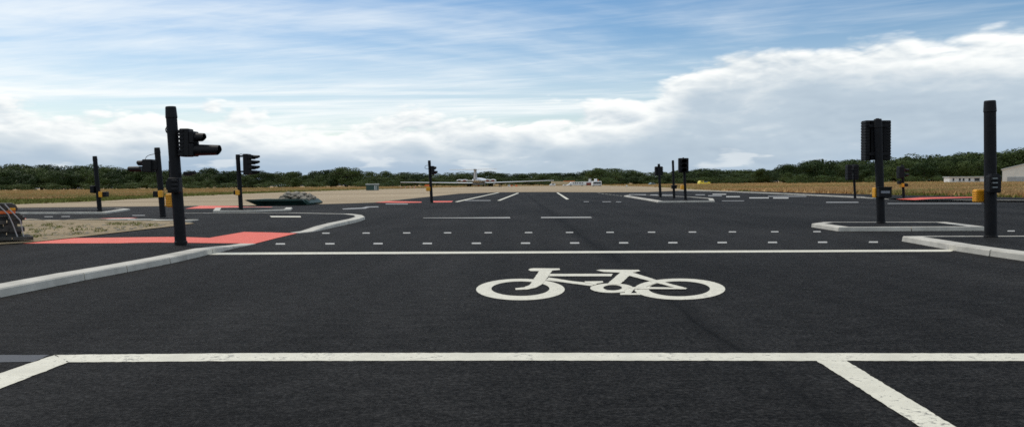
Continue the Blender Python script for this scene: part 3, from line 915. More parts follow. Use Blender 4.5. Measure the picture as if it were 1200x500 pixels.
p.box('finial', 'black2', 800.4, 801.6, 184.4, 185.4, -0.1, 0.1, 0.01)
p.box('push_button_box', 'yellow', 798.4, 801.6, 217.0, 222.0, -0.4, 0.0, 0.05)

# P9: near right island, two ribbed heads seen from behind
p = Pole((1032.5, 262), (1028.5, 139.5), 8.8, 9.2, 'black pole carrying two ribbed signal heads seen from behind', zb=0.1)
for xa, xb, s in ((1014.6, 1026.5, -1), (1030.8, 1044.0, 1)):
    hd = p.box('signal_head', 'black2', xa, xb, 141.0, 187.6, 0.08, 0.42, 0.03)
    for k in range(13):
        y = 143.6 + 3.35 * k
        if s < 0: p.ribs(xa - 0.3, xa + 4.5, [y], 0.06, 0.40, hd, 0.8)
        else: p.ribs(xb - 4.5, xb + 0.3, [y], 0.06, 0.40, hd, 0.8)
    for gx in ((xa + 5.5, xa + 7.0), (xb - 6.4, xb - 5.4)):
        p.box('channel', 'black', gx[0], gx[1], 141.6, 187.0, 0.055, 0.10, 0.005, hd)
    for k, ln in enumerate(('lens_r', 'lens_a', 'lens_g')):
        p.hood_y(xa + 2.5, xb - 2.5, 144 + 15 * k, 155 + 15 * k, 0.42, 0.52, ln, hd)
p.box('bracket', 'black', 1018, 1041, 146, 149, 0.02, 0.10, 0.01)
p.box('bracket', 'black', 1018, 1042, 179, 182, 0.02, 0.10, 0.01)
p.box('finial', 'black2', 1027.2, 1030.4, 138.6, 141, -0.04, 0.04, 0.01)
yb = p.box('push_button_box', 'yellow', 1025.2, 1030.5, 219.8, 231.4, 0.0, 0.2, 0.03)
bx = p.box('pedestrian_unit', 'black2', 1030.4, 1045.4, 219.4, 231.2, -0.27, -0.10, 0.03)
p.box('display', 'screen', 1032.5, 1043.0, 223.6, 226.4, -0.276, -0.25, 0.003, bx)
p.box('drip_lip', 'black2', 1030.2, 1045.8, 218.9, 220.2, -0.30, -0.10, 0.01, bx)

# P10: near right bare pole
p = Pole((1161, 278.5), (1160, 118), 12.6, 13.2, 'tall bare topped black pole at the right edge with yellow button box', zb=0.1)
bx = p.box('pedestrian_unit', 'black2', 1160.2, 1174.0, 205.4, 226.0, -0.31, -0.13, 0.04)
p.box('shroud', 'black2', 1162, 1171.5, 203.8, 207, -0.30, -0.14, 0.04, bx)
p.ribs(1162.4, 1170.4, [209.8, 214.9, 220.2], -0.35, -0.30, bx, 1.6)
p.ribs(1163.4, 1169.4, [209.0, 214.1, 219.4], -0.356, -0.34, bx, 0.45, 'galv')  # pale grey strips stand in for highlights along the ridges
yb = p.box('push_button_box', 'yellow', 1144.4, 1167.6, 221.8, 236.8, 0.15, 0.34, 0.05)
p.ribs(1144.0, 1156.6, [224.6, 227.2, 229.8, 232.4, 235.0], 0.135, 0.3, yb, 0.5, 'yellow')

# P11, P12: far right poles by the field
p = Pole((1002, 231.2), (1000, 192), 2.6, 2.8, 'slim black pole with twin dark heads against the right trees', zb=0.1)
for xa, xb in ((993.6, 998.6), (1001.4, 1006.4)):
    hd = p.box('signal_head', 'black2', xa, xb, 193, 211, -0.4, 0.1, 0.05)
    p.ribs(xa - .3, xb + .3, [195.5, 199, 202.5, 206, 209], -0.45, 0.05, hd, 0.5)
p.box('bracket', 'black', 995, 1005, 200, 201.2, -0.05, 0.05, 0.02)
p = Pole((1059, 232), (1057.2, 193), 2.9, 3.0, 'black pole with yellow button box beside the far red crossing', zb=0.1)
hd = p.box('signal_head', 'black2', 1054.2, 1060.2, 195.0, 209, -0.4, 0.1, 0.05)
p.hood(1060, 1064.2, 197.4, 201.4, 'lens_r', 1.8, hd)
p.hood(1060, 1064.2, 203.0, 207.0, 'lens_g', 1.8, hd)
p.hood(1054.4, 1051.2, 199.4, 203.4, 'lens_a', 1.8, hd)
p.box('push_button_box', 'yellow', 1056.8, 1060.0, 214.8, 219.2, -0.4, 0.0, 0.05)
p.box('pedestrian_unit', 'black2', 1059.4, 1064.4, 214.8, 218.6, -0.4, 0.0, 0.05)
p.box('pedestrian_unit', 'black2', 1054.0, 1057.0, 212.0, 215.6, -0.3, 0.1, 0.04)

# ------------------------------------------------------------------ things built in a plane facing the camera
class Thing:
    def __init__(self, name, base, label, cat, group=None, z=0.0, Y=None):
        self.b = G(base[0], base[1], z) if Y is None else P(base[0], base[1], Y)
        if Y is not None: self.b.z = z
        self.Y = self.b.y; self.s = self.Y / F
        self.root = empty(name, self.b)
        tag(self.root, label, cat, group)
    def q(self, px, py):
        v = P(px, py, self.Y) - self.b
        return v.x, v.z
    def z(self, py, px=None):
        return self.q(px if px is not None else 600, py)[1]
    def box(self, name, mat, x0, x1, y0, y1, d0, d1, bev=0.0, parent=None):
        xa, zt = self.q(x0, y0); xb, zb_ = self.q(x1, y1)
        zt = self.q((x0 + x1) / 2, y0)[1]; zb_ = self.q((x0 + x1) / 2, y1)[1]
        bm = bmesh.new(); add_box(bm, xa, xb, d0, d1, zb_, zt, bev)
        return from_bm(name, bm, mat, parent or self.root)
    def prism(self, name, mat, poly, d0, d1, parent=None):
        bm = bmesh.new(); add_prism(bm, [self.q(*p_) for p_ in poly], d0, d1)
        return from_bm(name, bm, mat, parent or self.root)
    def wheel(self, px, py, rpx, d0, d1, parent=None, depth_axis='y'):
        x, z_ = self.q(px, py); r = rpx * self.s
        bm = bmesh.new()
        add_tube(bm, [(x, d0, z_), (x, d1, z_)], r, 16)
        w_ = from_bm('wheel', bm, 'rubber', parent or self.root)
        return w_

# airliner parked tail-on
A = Thing('airliner', (560.5, 218.6), 'white four engined airliner parked with its high tail towards us', 'airplane', z=-0.03)
sA = A.s
def ap(px, py, d):
    x, z_ = A.q(px, py); return Vector((x, d, z_))
def loft(name, mat, sections, seg=24, parent=None, cap=True):
    """sections: (depth, cx, cy, rx, ry) in photo units at the thing's distance"""
    bm = bmesh.new(); R = []
    for d, cx, cy, rx, ry in sections:
        c = ap(cx, cy, d)
        R.append([bm.verts.new((c.x + rx * sA * math.cos(a), d, c.z + ry * sA * math.sin(a))) for a in (2 * math.pi * k / seg for k in range(seg))])
    for a, b in zip(R, R[1:]):
        for k in range(seg): bm.faces.new((a[k], a[(k + 1) % seg], b[(k + 1) % seg], b[k]))
    if cap:
        bm.faces.new(R[0]); bm.faces.new(R[-1][::-1])
    return from_bm(name, bm, mat, parent or A.root, smooth=True)
fus = loft('fuselage', 'aircraft_white', [(-13, 559.5, 211.0, 0.6, 0.4), (-10, 559.8, 211.2, 3.0, 1.3), (-6, 560.2, 211.6, 5.6, 2.3), (0, 560.5, 211.8, 7.9, 3.5), (8, 560.5, 211.9, 8.4, 3.8), (44, 560.5, 211.9, 8.4, 3.8), (52, 560.5, 212.4, 6.5, 2.8), (58, 560.5, 212.8, 2.2, 1.1)])
A.prism('shaded_belly', 'aircraft_grey', [(553.6, 213.0), (567.4, 212.9), (566.0, 216.3), (554.8, 216.4)], -2.5, 30, fus)  # underside box; the belly's shade is put into its grey
def wing(name, mat, root, tip, d_root, c_root, d_tip, c_tip, t_root, t_tip, parent=None):
    a = ap(*root, d_root); b = ap(*tip, d_tip)
    bm = bmesh.new(); R = []
    for c, ch, th in ((a, c_root, t_root), (b, c_tip, t_tip)):
        R.append([bm.verts.new(c + Vector((0, u * ch, v * th))) for u, v in ((0, 0), (0.3, 0.45), (0.75, 0.5), (1, 0.1), (0.75, -0.5), (0.3, -0.4))])
    for k in range(6): bm.faces.new((R[0][k], R[0][(k + 1) % 6], R[1][(k + 1) % 6], R[1][k]))
    bm.faces.new(R[0][::-1]); bm.faces.new(R[1])
    return from_bm(name, bm, mat, parent or A.root)
wl = wing('wing', 'aircraft_white', (557, 214.6), (468.5, 213.5), 8, 18, 2, 5, 0.75, 0.26)
wr = wing('wing', 'aircraft_white', (564, 214.4), (649.5, 211.3), 8, 18, 2, 5, 0.75, 0.26)
fin = wing('fin', 'aircraft_grey', (558.6, 211.0), (557.8, 199.2), -11, 12, -14, 7, 0.1, 0.1)
bpy.data.objects.remove(fin)
fin = A.prism('fin', 'aircraft_grey', [(555.6, 210.8), (559.8, 210.8), (558.9, 199.4), (556.6, 199.4)], -12, -4)
A.box('fin_edge', 'aircraft_white', 556.9, 557.9, 200.0, 209.4, -12.2, -11.9, 0, fin)
loft('tail_bullet', 'aircraft_grey', [(-16, 557.7, 199.0, 0.5, 0.3), (-14, 557.7, 199.0, 2.2, 0.75), (-8, 557.7, 199.1, 2.4, 0.8), (-4, 557.7, 199.1, 0.8, 0.4)], 16, fin)
wing('tailplane', 'aircraft_white', (557.5, 198.9), (528.8, 199.2), -13, 7, -14, 3.5, 0.40, 0.18)
wing('tailplane', 'aircraft_white', (557.9, 198.9), (582.8, 198.3), -13, 7, -14, 3.5, 0.40, 0.18)
for sgn, xs in ((-1, (539.2, 545.3)), (1, (571.8, 578.0))):
    A.box('engine_pylon', 'aircraft_white', 545 if sgn < 0 else 566, 555 if sgn < 0 else 573, 211.0, 212.2, -6, 4, 0.1)
    for i, x in enumerate(xs):
        e = loft('engine', 'aircraft_white', [(-9, x, 211.6 - (x - 560) * 0.008, 2.5, 1.25), (-6, x, 211.6 - (x - 560) * 0.008, 3.3, 1.6), (4, x, 211.6 - (x - 560) * 0.008, 3.3, 1.6), (7, x, 211.6 - (x - 560) * 0.008, 2.7, 1.35)], 20)
        yb_ = 211.9 - (x - 560) * 0.008
        loft('exhaust', 'aircraft_dark' if (sgn < 0 and i == 0) else 'maroon', [(-9.4, x, yb_, 2.2, 1.0), (-8.5, x, yb_, 2.2, 1.0)], 20, e)
for x, wdt in ((548.2, 2.9), (574.3, 2.6)):
    st = A.box('gear_leg', 'aircraft_grey', x - 0.4, x + 0.4, 214.6, 217.6, 14, 15, 0.05)
    for k in (-1, 1):
        for d in (13, 16):
            c = ap(x + k * wdt * 0.55, 217.9, 0)
            bm = bmesh.new(); add_tube(bm, [(c.x - 0.55, d, 0.62), (c.x + 0.55, d, 0.62)], 0.62, 14)
            from_bm('wheel', bm, 'rubber', st)
st = A.box('gear_leg', 'aircraft_grey', 564.7, 565.5, 214.8, 217.8, 46, 46.6, 0.05)
c = ap(565.1, 218, 0)
for k in (-0.75, 0.75):
    bm = bmesh.new(); add_tube(bm, [(c.x + k - 0.35, 46.3, 0.5), (c.x + k + 0.35, 46.3, 0.5)], 0.5, 14)
    from_bm('wheel', bm, 'rubber', st)

# simple vehicle seen side-on / end-on at distance
def vehicle(name, label, cat, x0, x1, ytop, ybase, paint_, depth, prof, windows, wheels, group=None, extra=(), z=-0.03):
    """prof: outline in 0..1 box coordinates; windows: rectangles in the same; wheels: positions along"""
    t = Thing(name, ((x0 + x1) / 2, ybase), label, cat, group, z=z)
    xm = (x0 + x1) / 2
    def u(a, b):
        return (lerp(x0, x1, a), lerp(ybase, ytop, b) - (lerp(x0, x1, a) - xm) * 0.0098)
    body = t.prism('body', paint_, [u(*q_) for q_ in prof], -depth / 2, depth / 2)
    bmd = body.modifiers.new('bevel', 'BEVEL'); bmd.width = 0.08; bmd.segments = 2
    for (a0, a1, b0, b1) in windows:
        t.prism('window', 'glass', [u(a0, b0), u(a1, b0), u(a1, b1), u(a0, b1)], -depth / 2 - 0.05, -depth / 2 + 0.1)
    r = (ybase - ytop) * t.s * 0.12
    for a in wheels:
        x, _ = t.q(*u(a, 0.1))
        for d in (-depth / 2 - 0.04, depth / 2 - 0.26):
            bm = bmesh.new(); add_tube(bm, [(x, d, r), (x, d + 0.3, r)], r, 14)
            wv = from_bm('wheel', bm, 'rubber', t.root)
    for (nm, mt, a0, a1, b0, b1, d0, d1) in extra:
        t.prism(nm, mt, [u(a0, b0), u(a1, b0), u(a1, b1), u(a0, b1)], d0, d1)
    return t
boxp = [(0, .12), (1, .12), (1, 1), (0, 1)]
carp = [(0, .15), (1, .15), (1, .5), (.86, .58), (.72, 1), (.3, 1), (.14, .58), (0, .5)]
vehicle('portable_building', 'long beige portable building behind the white vehicles', 'building', 646.2, 673, 212.2, 217.2, 'beige', 8,
        [(0, 0), (1, 0), (1, .95), (.03, .95), (0, .85)], [], [], None, [('roof_edge', 'orange', .55, 1.0, .93, 1.04, -4.1, 4.1), ('plinth', 'aircraft_dark', .12, .98, 0, .16, -4.06, -3.9)])
vehicle('parked_van', 'small white van at the left end of the beige building', 'van', 643.8, 650.8, 214.9, 217.8, 'van_white', 4, [(0, .15), (1, .15), (1, .8), (.8, 1), (.35, 1), (.12, .6), (0, .5)], [(.38, .78, .55, .88)], [.2, .8])
vehicle('parked_car', 'tiny white car in front of the beige building', 'car', 659.5, 664.0, 216.2, 217.8, 'van_white', 3.5, carp, [(.32, .7, .6, .9)], [.2, .8])
vehicle('coach', 'low white coach with dark side windows and sloping nose', 'coach', 664.2, 686.4, 212.9, 217.8, 'van_white', 6,
        [(0, .14), (1, .14), (1, 1), (.22, .96), (.15, .55), (.02, .3)], [(.30, .36, .55, .78), (.40, .48, .55, .78), (.51, .58, .55, .78), (.62, .72, .55, .78), (.76, .84, .55, .78), (.16, .2, .5, .7)], [.2, .8], None,
        [('stripe', 'galv', .1, 1, .28, .34, -3.04, -2.9)])
t = Thing('boarding_stairs', (689.8, 217.6), 'white mobile boarding stairs between coach and truck', 'stairs', z=-0.03)
t.prism('stair_frame', 'van_white', [(686.6, 217.0), (692.6, 217.0), (692.6, 209.4), (690.6, 209.4), (690.2, 212.6), (686.8, 213.0)], -1, 2)
t.box('undercarriage', 'maroon', 686.6, 692.4, 214.0, 216.8, -1.2, -1.02)
t.box('handrail', 'galv', 690.2, 692.9, 209.0, 209.6, -1.3, 2.2)
for a in (687.6, 691.6): t.wheel(a, 217.2, 0.5, -1.6, -1.2)
t = vehicle('airport_truck', 'white truck with dark windscreen and box on its roof', 'truck', 693.8, 704.2, 212.2, 217.9, 'van_white', 6, [(0, .12), (1, .12), (1, .92), (.95, 1), (.05, 1), (0, .92)],
        [(.06, .94, .45, .8)], [.12, .88], None, [('roof_box', 'van_white', .28, .55, 1.0, 1.5, -1, 2), ('beacon', 'orange', .62, .7, 1.0, 1.25, -1, 0), ('bumper', 'aircraft_dark', .05, .95, .08, .2, -3.1, -2.9)])
vehicle('service_vehicle', 'white and red service vehicle right of the airliner wheels', 'vehicle', 595, 601, 216.2, 218.8, 'van_white', 3.5, [(0, .15), (1, .15), (1, .55), (.5, .6), (.45, 1), (.1, 1), (0, .5)], [(.12, .4, .6, .9)], [.2, .8], None, [('bed', 'orange', .52, .98, .3, .72, -1.8, 1.7)])
vehicle('tow_tractor', 'dark low tow tractor just right of the airliner', 'vehicle', 584.3, 588, 217.3, 218.8, 'aircraft_dark', 3, [(0, .1), (1, .1), (1, .6), (.6, .65), (.55, 1), (.1, 1), (0, .6)], [], [.2, .8])
vehicle('parked_car', 'grey green car at the far edge of the straw field', 'car', 760.4, 767.6, 213.9, 216.9, 'cargreen', 4.5, carp, [(.33, .5, .6, .9), (.53, .7, .6, .9)], [.2, .8])
vehicle('utility_vehicle', 'bright yellow utility vehicle with dark cab beyond the straw grass', 'vehicle', 818.4, 831, 211.6, 216.0, 'caryellow', 5, [(0, .15), (1, .15), (1, .6), (.8, .66), (.76, .6), (.45, .6), (.38, 1), (.12, 1), (.02, .6)], [(.15, .36, .65, .92)], [.15, .85], None, [('cargo', 'cargreen', .42, .76, .5, .78, -2.55, 2.4)])
vehicle('parked_car', 'bright blue car beside the low white building', 'car', 1131.0, 1139.2, 210.8, 213.4, 'blue', 4.5, carp, [(.33, .5, .6, .9), (.53, .7, .6, .9)], [.2, .8], z=0.0)
# barriers
for i, x in enumerate((470.4, 475.8, 481.4, 486.0)):
    t = Thing('barrier', (x, 220.6), ('leftmost', 'second', 'third', 'rightmost')[i] + ' of four red and white barriers left of the airliner', 'barrier', 'red and white barriers', z=-0.03)
    t.prism('panel', 'van_white', [(x - 1.1, 219.0), (x + 1.1, 219.0), (x + 1.1, 219.7), (x - 1.1, 219.7)], -0.2, 0.2)
    t.prism('stripe', 'orange', [(x + 0.2, 218.98), (x + 1.0, 218.98), (x + 1.0, 219.72), (x + 0.2, 219.72)], -0.25, 0.25)
    for k in (-0.8, 0.8): t.box('leg', 'orange', x + k - 0.2, x + k + 0.2, 219.7, 220.6, -0.3, 0.3)
t = Thing('service_trolley', (501, 218.8), 'orange brown trolley under the left wing tip side', 'trolley', z=-0.03)
t.prism('body', 'orange', [(497.4, 218.2), (505, 218.1), (505, 216.6), (503, 216.2), (498.4, 216.3)], -1.2, 1.2)
for a in (498.6, 503.8): t.wheel(a, 218.4, 0.35, -1.3, -1.0)
for i, (x, y) in enumerate(((560.6, 218.6), (605.2, 218.6))):
    t = Thing('warning_cone', (x, y), ('orange cone between the airliner wheels', 'orange cone right of the white and red service vehicle')[i], 'cone', 'orange cones', z=-0.03)
    bm = bmesh.new(); add_tube(bm, [(0, 0, 0), (0, 0, 0.12), (0, 0, 0.121), (0, 0, 1.0)], [0.7, 0.7, 0.5, 0.12], 12); from_bm('cone_body', bm, 'orange', t.root)
t = Thing('marker_post', (734.5, 218.6), 'short white marker post at the edge of the sand', 'post', z=-0.03)
t.box('post', 'van_white', 733.6, 735.2, 216.8, 218.8, -0.3, 0.3, 0.05)
t.box('base', 'rubber', 733.2, 735.6, 218.4, 218.9, -0.5, 0.5, 0.02)
for x, y, lb in ((709.2, 208.7, 'shortest pale floodlight pole right of the white truck'), (714.4, 205.0, 'middle pale floodlight pole before the trees'), (721.7, 204.2, 'tallest pale floodlight pole, right of three')):
    t = Thing('floodlight_pole', (x, 216.0), lb, 'light pole', 'pale floodlight poles', z=-0.06)
    _, zt = t.q(x, y)
    bm = bmesh.new(); add_tube(bm, [(0, 0, 0), (0, 0, zt)], [0.22, 0.12], 10); from_bm('post', bm, 'galv', t.root)
    bm = bmesh.new(); add_box(bm, -0.5, 0.5, -0.3, 0.3, zt - 0.1, zt + 0.3, 0.05); from_bm('lamp', bm, 'galv', t.root)

# green site cabin
t = Thing('site_cabin', (435.6, 223.0), 'small dark green steel site cabin on the sand', 'cabin', z=-0.03)
t.box('wall', 'cabin', 429.4, 438.2, 216.3, 223.0, -0.6, 2.2, 0.01)
t.box('end_panel', 'cabin', 438.25, 442.4, 216.3, 223.0, -0.55, 2.2, 0.01)
t.box('door', 'roofgrey', 438.9, 439.9, 217.2, 222.6, -0.60, -0.5, 0.005)
t.box('door', 'roofgrey', 440.6, 441.6, 217.2, 222.6, -0.60, -0.5, 0.005)
t.box('roof', 'roofgrey', 428.8, 442.8, 215.3, 216.35, -0.8, 2.4, 0.03)

# white low building and hangar on the right
t = Thing('low_building', (1132, 214.4), 'low white flat roofed building at the right treeline', 'building', z=-0.06)
dY = 60
t.box('wall', 'render', 1112.6, 1160, 207.6, 214.6, 0, 4)
t.box('roof', 'roofgrey', 1111.6, 1161, 206.8, 207.6, -0.6, 4.4)
for a, b in ((1116.4, 1118.2), (1123.8, 1125.8), (1128.2, 1130.2), (1135, 1137.2)):
    wv = t.box('window', 'glass', a, b, 208.8, 211.8, -0.05, 0.4)
    t.box('frame', 'galv', a - 0.3, b + 0.3, 211.8, 212.2, -0.12, 0.3, 0, wv)
wv = t.box('window', 'glass', 1142, 1148, 208.6, 211.9, -0.05, 0.4)
t.box('frame', 'galv', 1141.6, 1148.4, 211.9, 212.3, -0.12, 0.3, 0, wv)
t = Thing('hangar', (1174.4, 213.8), 'pale grey pitched roof hangar at the right edge', 'hangar', z=-0.06)
ha = math.atan2(t.b.x, t.b.y)
t.root.rotation_euler.z = -ha
he = P(1174.4, 198.4, t.Y).z; hr = he * 1.78; hw = 34.0
bm = bmesh.new(); add_prism(bm, [(0, 0), (hw, 0), (hw, he), (hw / 2, hr), (0, he)], 0, 40); from_bm('wall', bm, 'hangar', t.root)
bm = bmesh.new(); add_prism(bm, [(-0.4, he - 0.15), (hw / 2, hr + 0.02), (hw + 0.4, he - 0.15), (hw + 0.4, he + 0.2), (hw / 2, hr + 0.4), (-0.4, he + 0.2)], -0.5, 40.5); from_bm('roof', bm, 'roofgrey', t.root)
bm = bmesh.new(); add_box(bm, 1.8, 8.6, -0.12, 0.3, 0, he * 0.42); dr = from_bm('door', bm, 'hangar_door', t.root)
for k in range(6):
    bm = bmesh.new(); add_box(bm, 1.9 + 1.3 * k, 2.0 + 1.3 * k, -0.18, -0.11, 0, he * 0.42); from_bm('door_rail', bm, 'galv', dr)

# green tray with rubble
t = Thing('steel_tray', (330, 240.4), 'dark green flared steel tray lying on the sand', 'tray', z=0.0)
def tray_q(px, py): return t.q(px, py)
bm = bmesh.new()
topo = [(290.6, 234.2), (356, 233.2), (364.5, 237.4)]
R1 = [tray_q(290.4, 234.0), tray_q(357, 233.4)]; R2 = [tray_q(302.8, 240.3), tray_q(361.5, 239.5)]
d_ = 4.2
xa, za = R1[0]; xb, zb1 = R1[1]; xc, zc1 = R2[0]; xd, zd1 = R2[1]
th = 0.12
o = [(xa, -0.8, za), (xb, -0.8, zb1), (xb, d_, zb1), (xa, d_, za)]
b2 = [(xc, -0.3, 0.0), (xd, -0.3, 0.0), (xd, d_ - .5, 0.0), (xc, d_ - .5, 0.0)]
i1 = [(xa + .5, -0.8 + th, za), (xb - th, -0.8 + th, zb1), (xb - th, d_ - th, zb1), (xa + .5, d_ - th, za)]
i2 = [(xc + .3, -0.2, 0.12), (xd - .2, -0.2, 0.12), (xd - .2, d_ - .6, 0.12), (xc + .3, d_ - .6, 0.12)]
V = [[bm.verts.new(q_) for q_ in rr] for rr in (b2, o, i1, i2)]
for a, b in zip(V, V[1:]):
    for k in range(4): bm.faces.new((a[k], a[(k + 1) % 4], b[(k + 1) % 4], b[k]))
bm.faces.new(V[0][::-1]); bm.faces.new(V[3])
from_bm('hull', bm, 'tray', t.root)
bm = bmesh.new()
add_prism(bm, [tray_q(355.5, 233.8), tray_q(359, 233.6), tray_q(364.6, 237.6), tray_q(363.8, 239.6), tray_q(360.5, 239.2)], -0.3, d_ - 0.5)
from_bm('end_ramp', bm, 'tray', t.root)
bm = bmesh.new()
add_box(bm, xa + 0.2, xb, -0.86, -0.78, (za + zb1) / 2 - 0.10, (za + zb1) / 2 + 0.04, 0.01)
from_bm('rim', bm, 'tray', t.root)
rub = empty('rubble_pile', t.b); tag(rub, 'heap of broken concrete lumps lying on the green tray', 'rubble')
for k in range(60):
    u_ = random.random()
    x = lerp(325.5, 358.5, u_); hgt = 7.4 * (1 - abs(u_ - 0.5) ** 2.2 * 3.2)
    y = 234.0 - random.random() * max(0.6, hgt)
    X_, Z_ = t.q(x, y)
    r_ = random.uniform(0.12, 0.34)
    bm = bmesh.new()
    bmesh.ops.create_icosphere(bm, subdivisions=1, radius=r_)
    for v in bm.verts:
        v.co *= 1 + 0.5 * mnoise.noise(v.co * 5 + Vector((k * 3.1, 0, 0)))
        v.co.z *= 0.6; v.co.x *= 1.25
    bmesh.ops.rotate(bm, cent=(0, 0, 0), matrix=Matrix.Rotation(random.random() * 6, 3, 'Z'), verts=bm.verts[:])
    dz_ = random.uniform(0.2, 3.0)
    from_bm('lump', bm, 'rubble', rub, (X_, dz_, max(0.25, Z_)))

# strapped stack of dark slabs on a pallet, left edge
t = Thing('strapped_stack', (10, 283), 'stack of dark boards on a pallet held by two white straps, left edge', 'pallet stack', z=0.14)
t.root.rotation_euler.z = -math.atan2(t.b.x, t.b.y)
t.root.scale = (0.82, 1, 1)
lay = [(-48, 26.0, 272.5, 278.2), (-48, 24.5, 268.2, 272.3), (-48, 29.8, 267.6, 271.2), (-48, 21.0, 262.9, 267.4), (-48, 26.5, 258.0, 262.6), (-48, 29.4, 254.2, 257.8), (-48, 27.0, 251.6, 254.0)]
for i, (x0, x1, y0, y1) in enumerate(lay):
    n = 4
    for k in range(n):
        w0 = lerp(x0, x1, k / n) + random.uniform(0.1, 0.6); w1 = lerp(x0, x1, (k + 1) / n) + random.uniform(-0.5, 0.3)
        t.box('slab', 'wood', w0, w1, y0 + random.uniform(-.3, .3), y1 + 0.1, random.uniform(-0.10, 0.02), 1.0 + random.uniform(0, 0.1), 0.008)
t.box('orange_board', 'orange', -48, 18.4, 247.3, 250.6, -0.06, 0.9, 0.01)
t.box('slab', 'wood', -48, 24.6, 250.8, 251.5, -0.05, 0.95, 0.004)
t.prism('top_bundle', 'wood', [(-48, 247.2), (20.0, 247.2), (21.6, 244.6), (18.8, 240.4), (14.0, 238.4), (-48, 237.6)], 0.0, 0.85)
t.box('yellow_offcut', 'yellow', 9.6, 18.4, 243.6, 246.4, -0.06, 0.05, 0.01)
for k, (x0, x1) in enumerate(((-30, -8), (-7, 14), (14.8, 40.0))):
    t.box('pallet_board', 'wood', x0, x1, 277.4 + (0 if k < 2 else -0.2), 281.2, -0.22, 0.2, 0.01)
    t.box('pallet_board', 'wood', x0, x1 - 3, 277.4, 280.6, 0.5, 0.9, 0.01)
for pts_ in ([(-3, 239.0), (1.2, 243.0), (9.8, 251), (15, 262), (20.8, 277.5)], [(5.2, 238.6), (10.8, 244.6), (17.4, 251.4), (24.2, 258.4), (26.2, 268), (28.4, 277.4)]):
    bm = bmesh.new()
    vs = [Vector((t.q(a, b)[0], -0.14, t.q(a, b)[1])) for a, b in pts_]
    add_tube(bm, vs, 0.018, 6)
    from_bm('strap', bm, 'strap', t.root)

# ------------------------------------------------------------------ trees
def crown_mesh(seed, nl, nleaf, wide, lowest):
    r = np.random.default_rng(seed)
    lob = []
    for k in range(nl):
        a = r.uniform(0, 2 * math.pi); hh = r.uniform(lowest, 0.86)
        rad = wide * 0.62 * math.sqrt(max(0.05, 1 - ((hh - 0.45) / 0.55) ** 2)) * r.uniform(0.35, 1.0)
        sz = r.uniform(0.13, 0.24) * (1.15 - 0.4 * hh)
        lob.append((math.cos(a) * rad, math.sin(a) * rad, hh, sz * r.uniform(1.1, 1.5), sz))
    lob.append((0, 0, 0.5, wide * 0.42, 0.36)); lob.append((0, 0, 0.80, wide * 0.22, 0.17))
    lob = np.array(lob)
    idx = r.choice(len(lob), nleaf, p=(lob[:, 3] * lob[:, 4]) / (lob[:, 3] * lob[:, 4]).sum())
    d = r.normal(size=(nleaf, 3)); d /= np.linalg.norm(d, axis=1)[:, None]
    rr = r.uniform(0.72, 1.06, nleaf)[:, None]
    L = lob[idx]
    c = L[:, :3] + d * rr * np.stack([L[:, 3], L[:, 3], L[:, 4]], 1)
    keep = c[:, 2] > 0.02
    c, d = c[keep], d[keep]
    m = len(c)
    nrm = d + r.normal(size=(m, 3)) * 0.40; nrm /= np.linalg.norm(nrm, axis=1)[:, None]
    t1 = np.cross(nrm, r.normal(size=(m, 3))); t1 /= np.linalg.norm(t1, axis=1)[:, None]
    t2 = np.cross(nrm, t1)
    s = r.uniform(0.012, 0.027, m)[:, None]
    v = np.stack([c - t1 * s * 1.2, c + t2 * s * 0.8, c + t1 * s * 1.2, c - t2 * s * 0.8], 1).reshape(-1, 3)
    me = bpy.data.meshes.new('crown')
    me.from_pydata(v.tolist(), [], [(4 * k, 4 * k + 1, 4 * k + 2, 4 * k + 3) for k in range(m)])
    me.update()
    return me
def trunk_mesh(seed, wide):
    random.seed(seed)
    bm = bmesh.new()
    add_tube(bm, [(0, 0, -0.02), (0.01, 0, 0.2), (0.0, 0.01, 0.5), (0.01, 0, 0.8)], [0.034, 0.026, 0.018, 0.006], 8)
    for k in range(5):
        a = random.uniform(0, 6.28); h0 = random.uniform(0.2, 0.5)
        add_tube(bm, [(0, 0, h0), (math.cos(a) * wide * .2, math.sin(a) * wide * .2, h0 + .12), (math.cos(a) * wide * .42, math.sin(a) * wide * .42, h0 + .28)], [0.016, 0.011, 0.004], 6)
    me = bpy.data.meshes.new('trunk'); bm.to_mesh(me); bm.free()
    return me
PROT = []
for k in range(9):
    wide = (0.95, 1.05, 0.85, 1.1, 0.9, 1.0, 1.15, 0.8, 1.0)[k]
    PROT.append((crown_mesh(100 + k, 22, 7500, wide, 0.16), trunk_mesh(200 + k, wide)))
BUSH = [crown_mesh(300 + k, 14, 2600, 1.15, 0.12) for k in range(3)]
for c_, t_ in PROT:
    c_.materials.append(MT['leaf']); t_.materials.append(MT['bark'])
for c_ in BUSH: c_.materials.append(MT['leaf2'])
random.seed(21)
prof = [(-200, 190), (-60, 192), (0, 193.5), (50, 193), (110, 193.2), (150, 196), (200, 198.5), (240, 197), (290, 199.5), (345, 200.5), (370, 201), (400, 198.5), (430, 201), (470, 201.5), (500, 202.5),
        (540, 201), (600, 202), (650, 202.5), (690, 200.8), (707, 198), (725, 197.8), (745, 201), (790, 199.4), (830, 197.8), (860, 199), (905, 199.4), (918, 197), (930, 193.5), (942, 190), (954, 188.5), (972, 189.5),
        (1000, 187.5), (1040, 185), (1080, 182), (1110, 180.5), (1140, 178), (1170, 178.5), (1200, 176), (1300, 174), (1400, 174)]
px_k = [a for a, b in prof]; py_k = [b for a, b in prof]
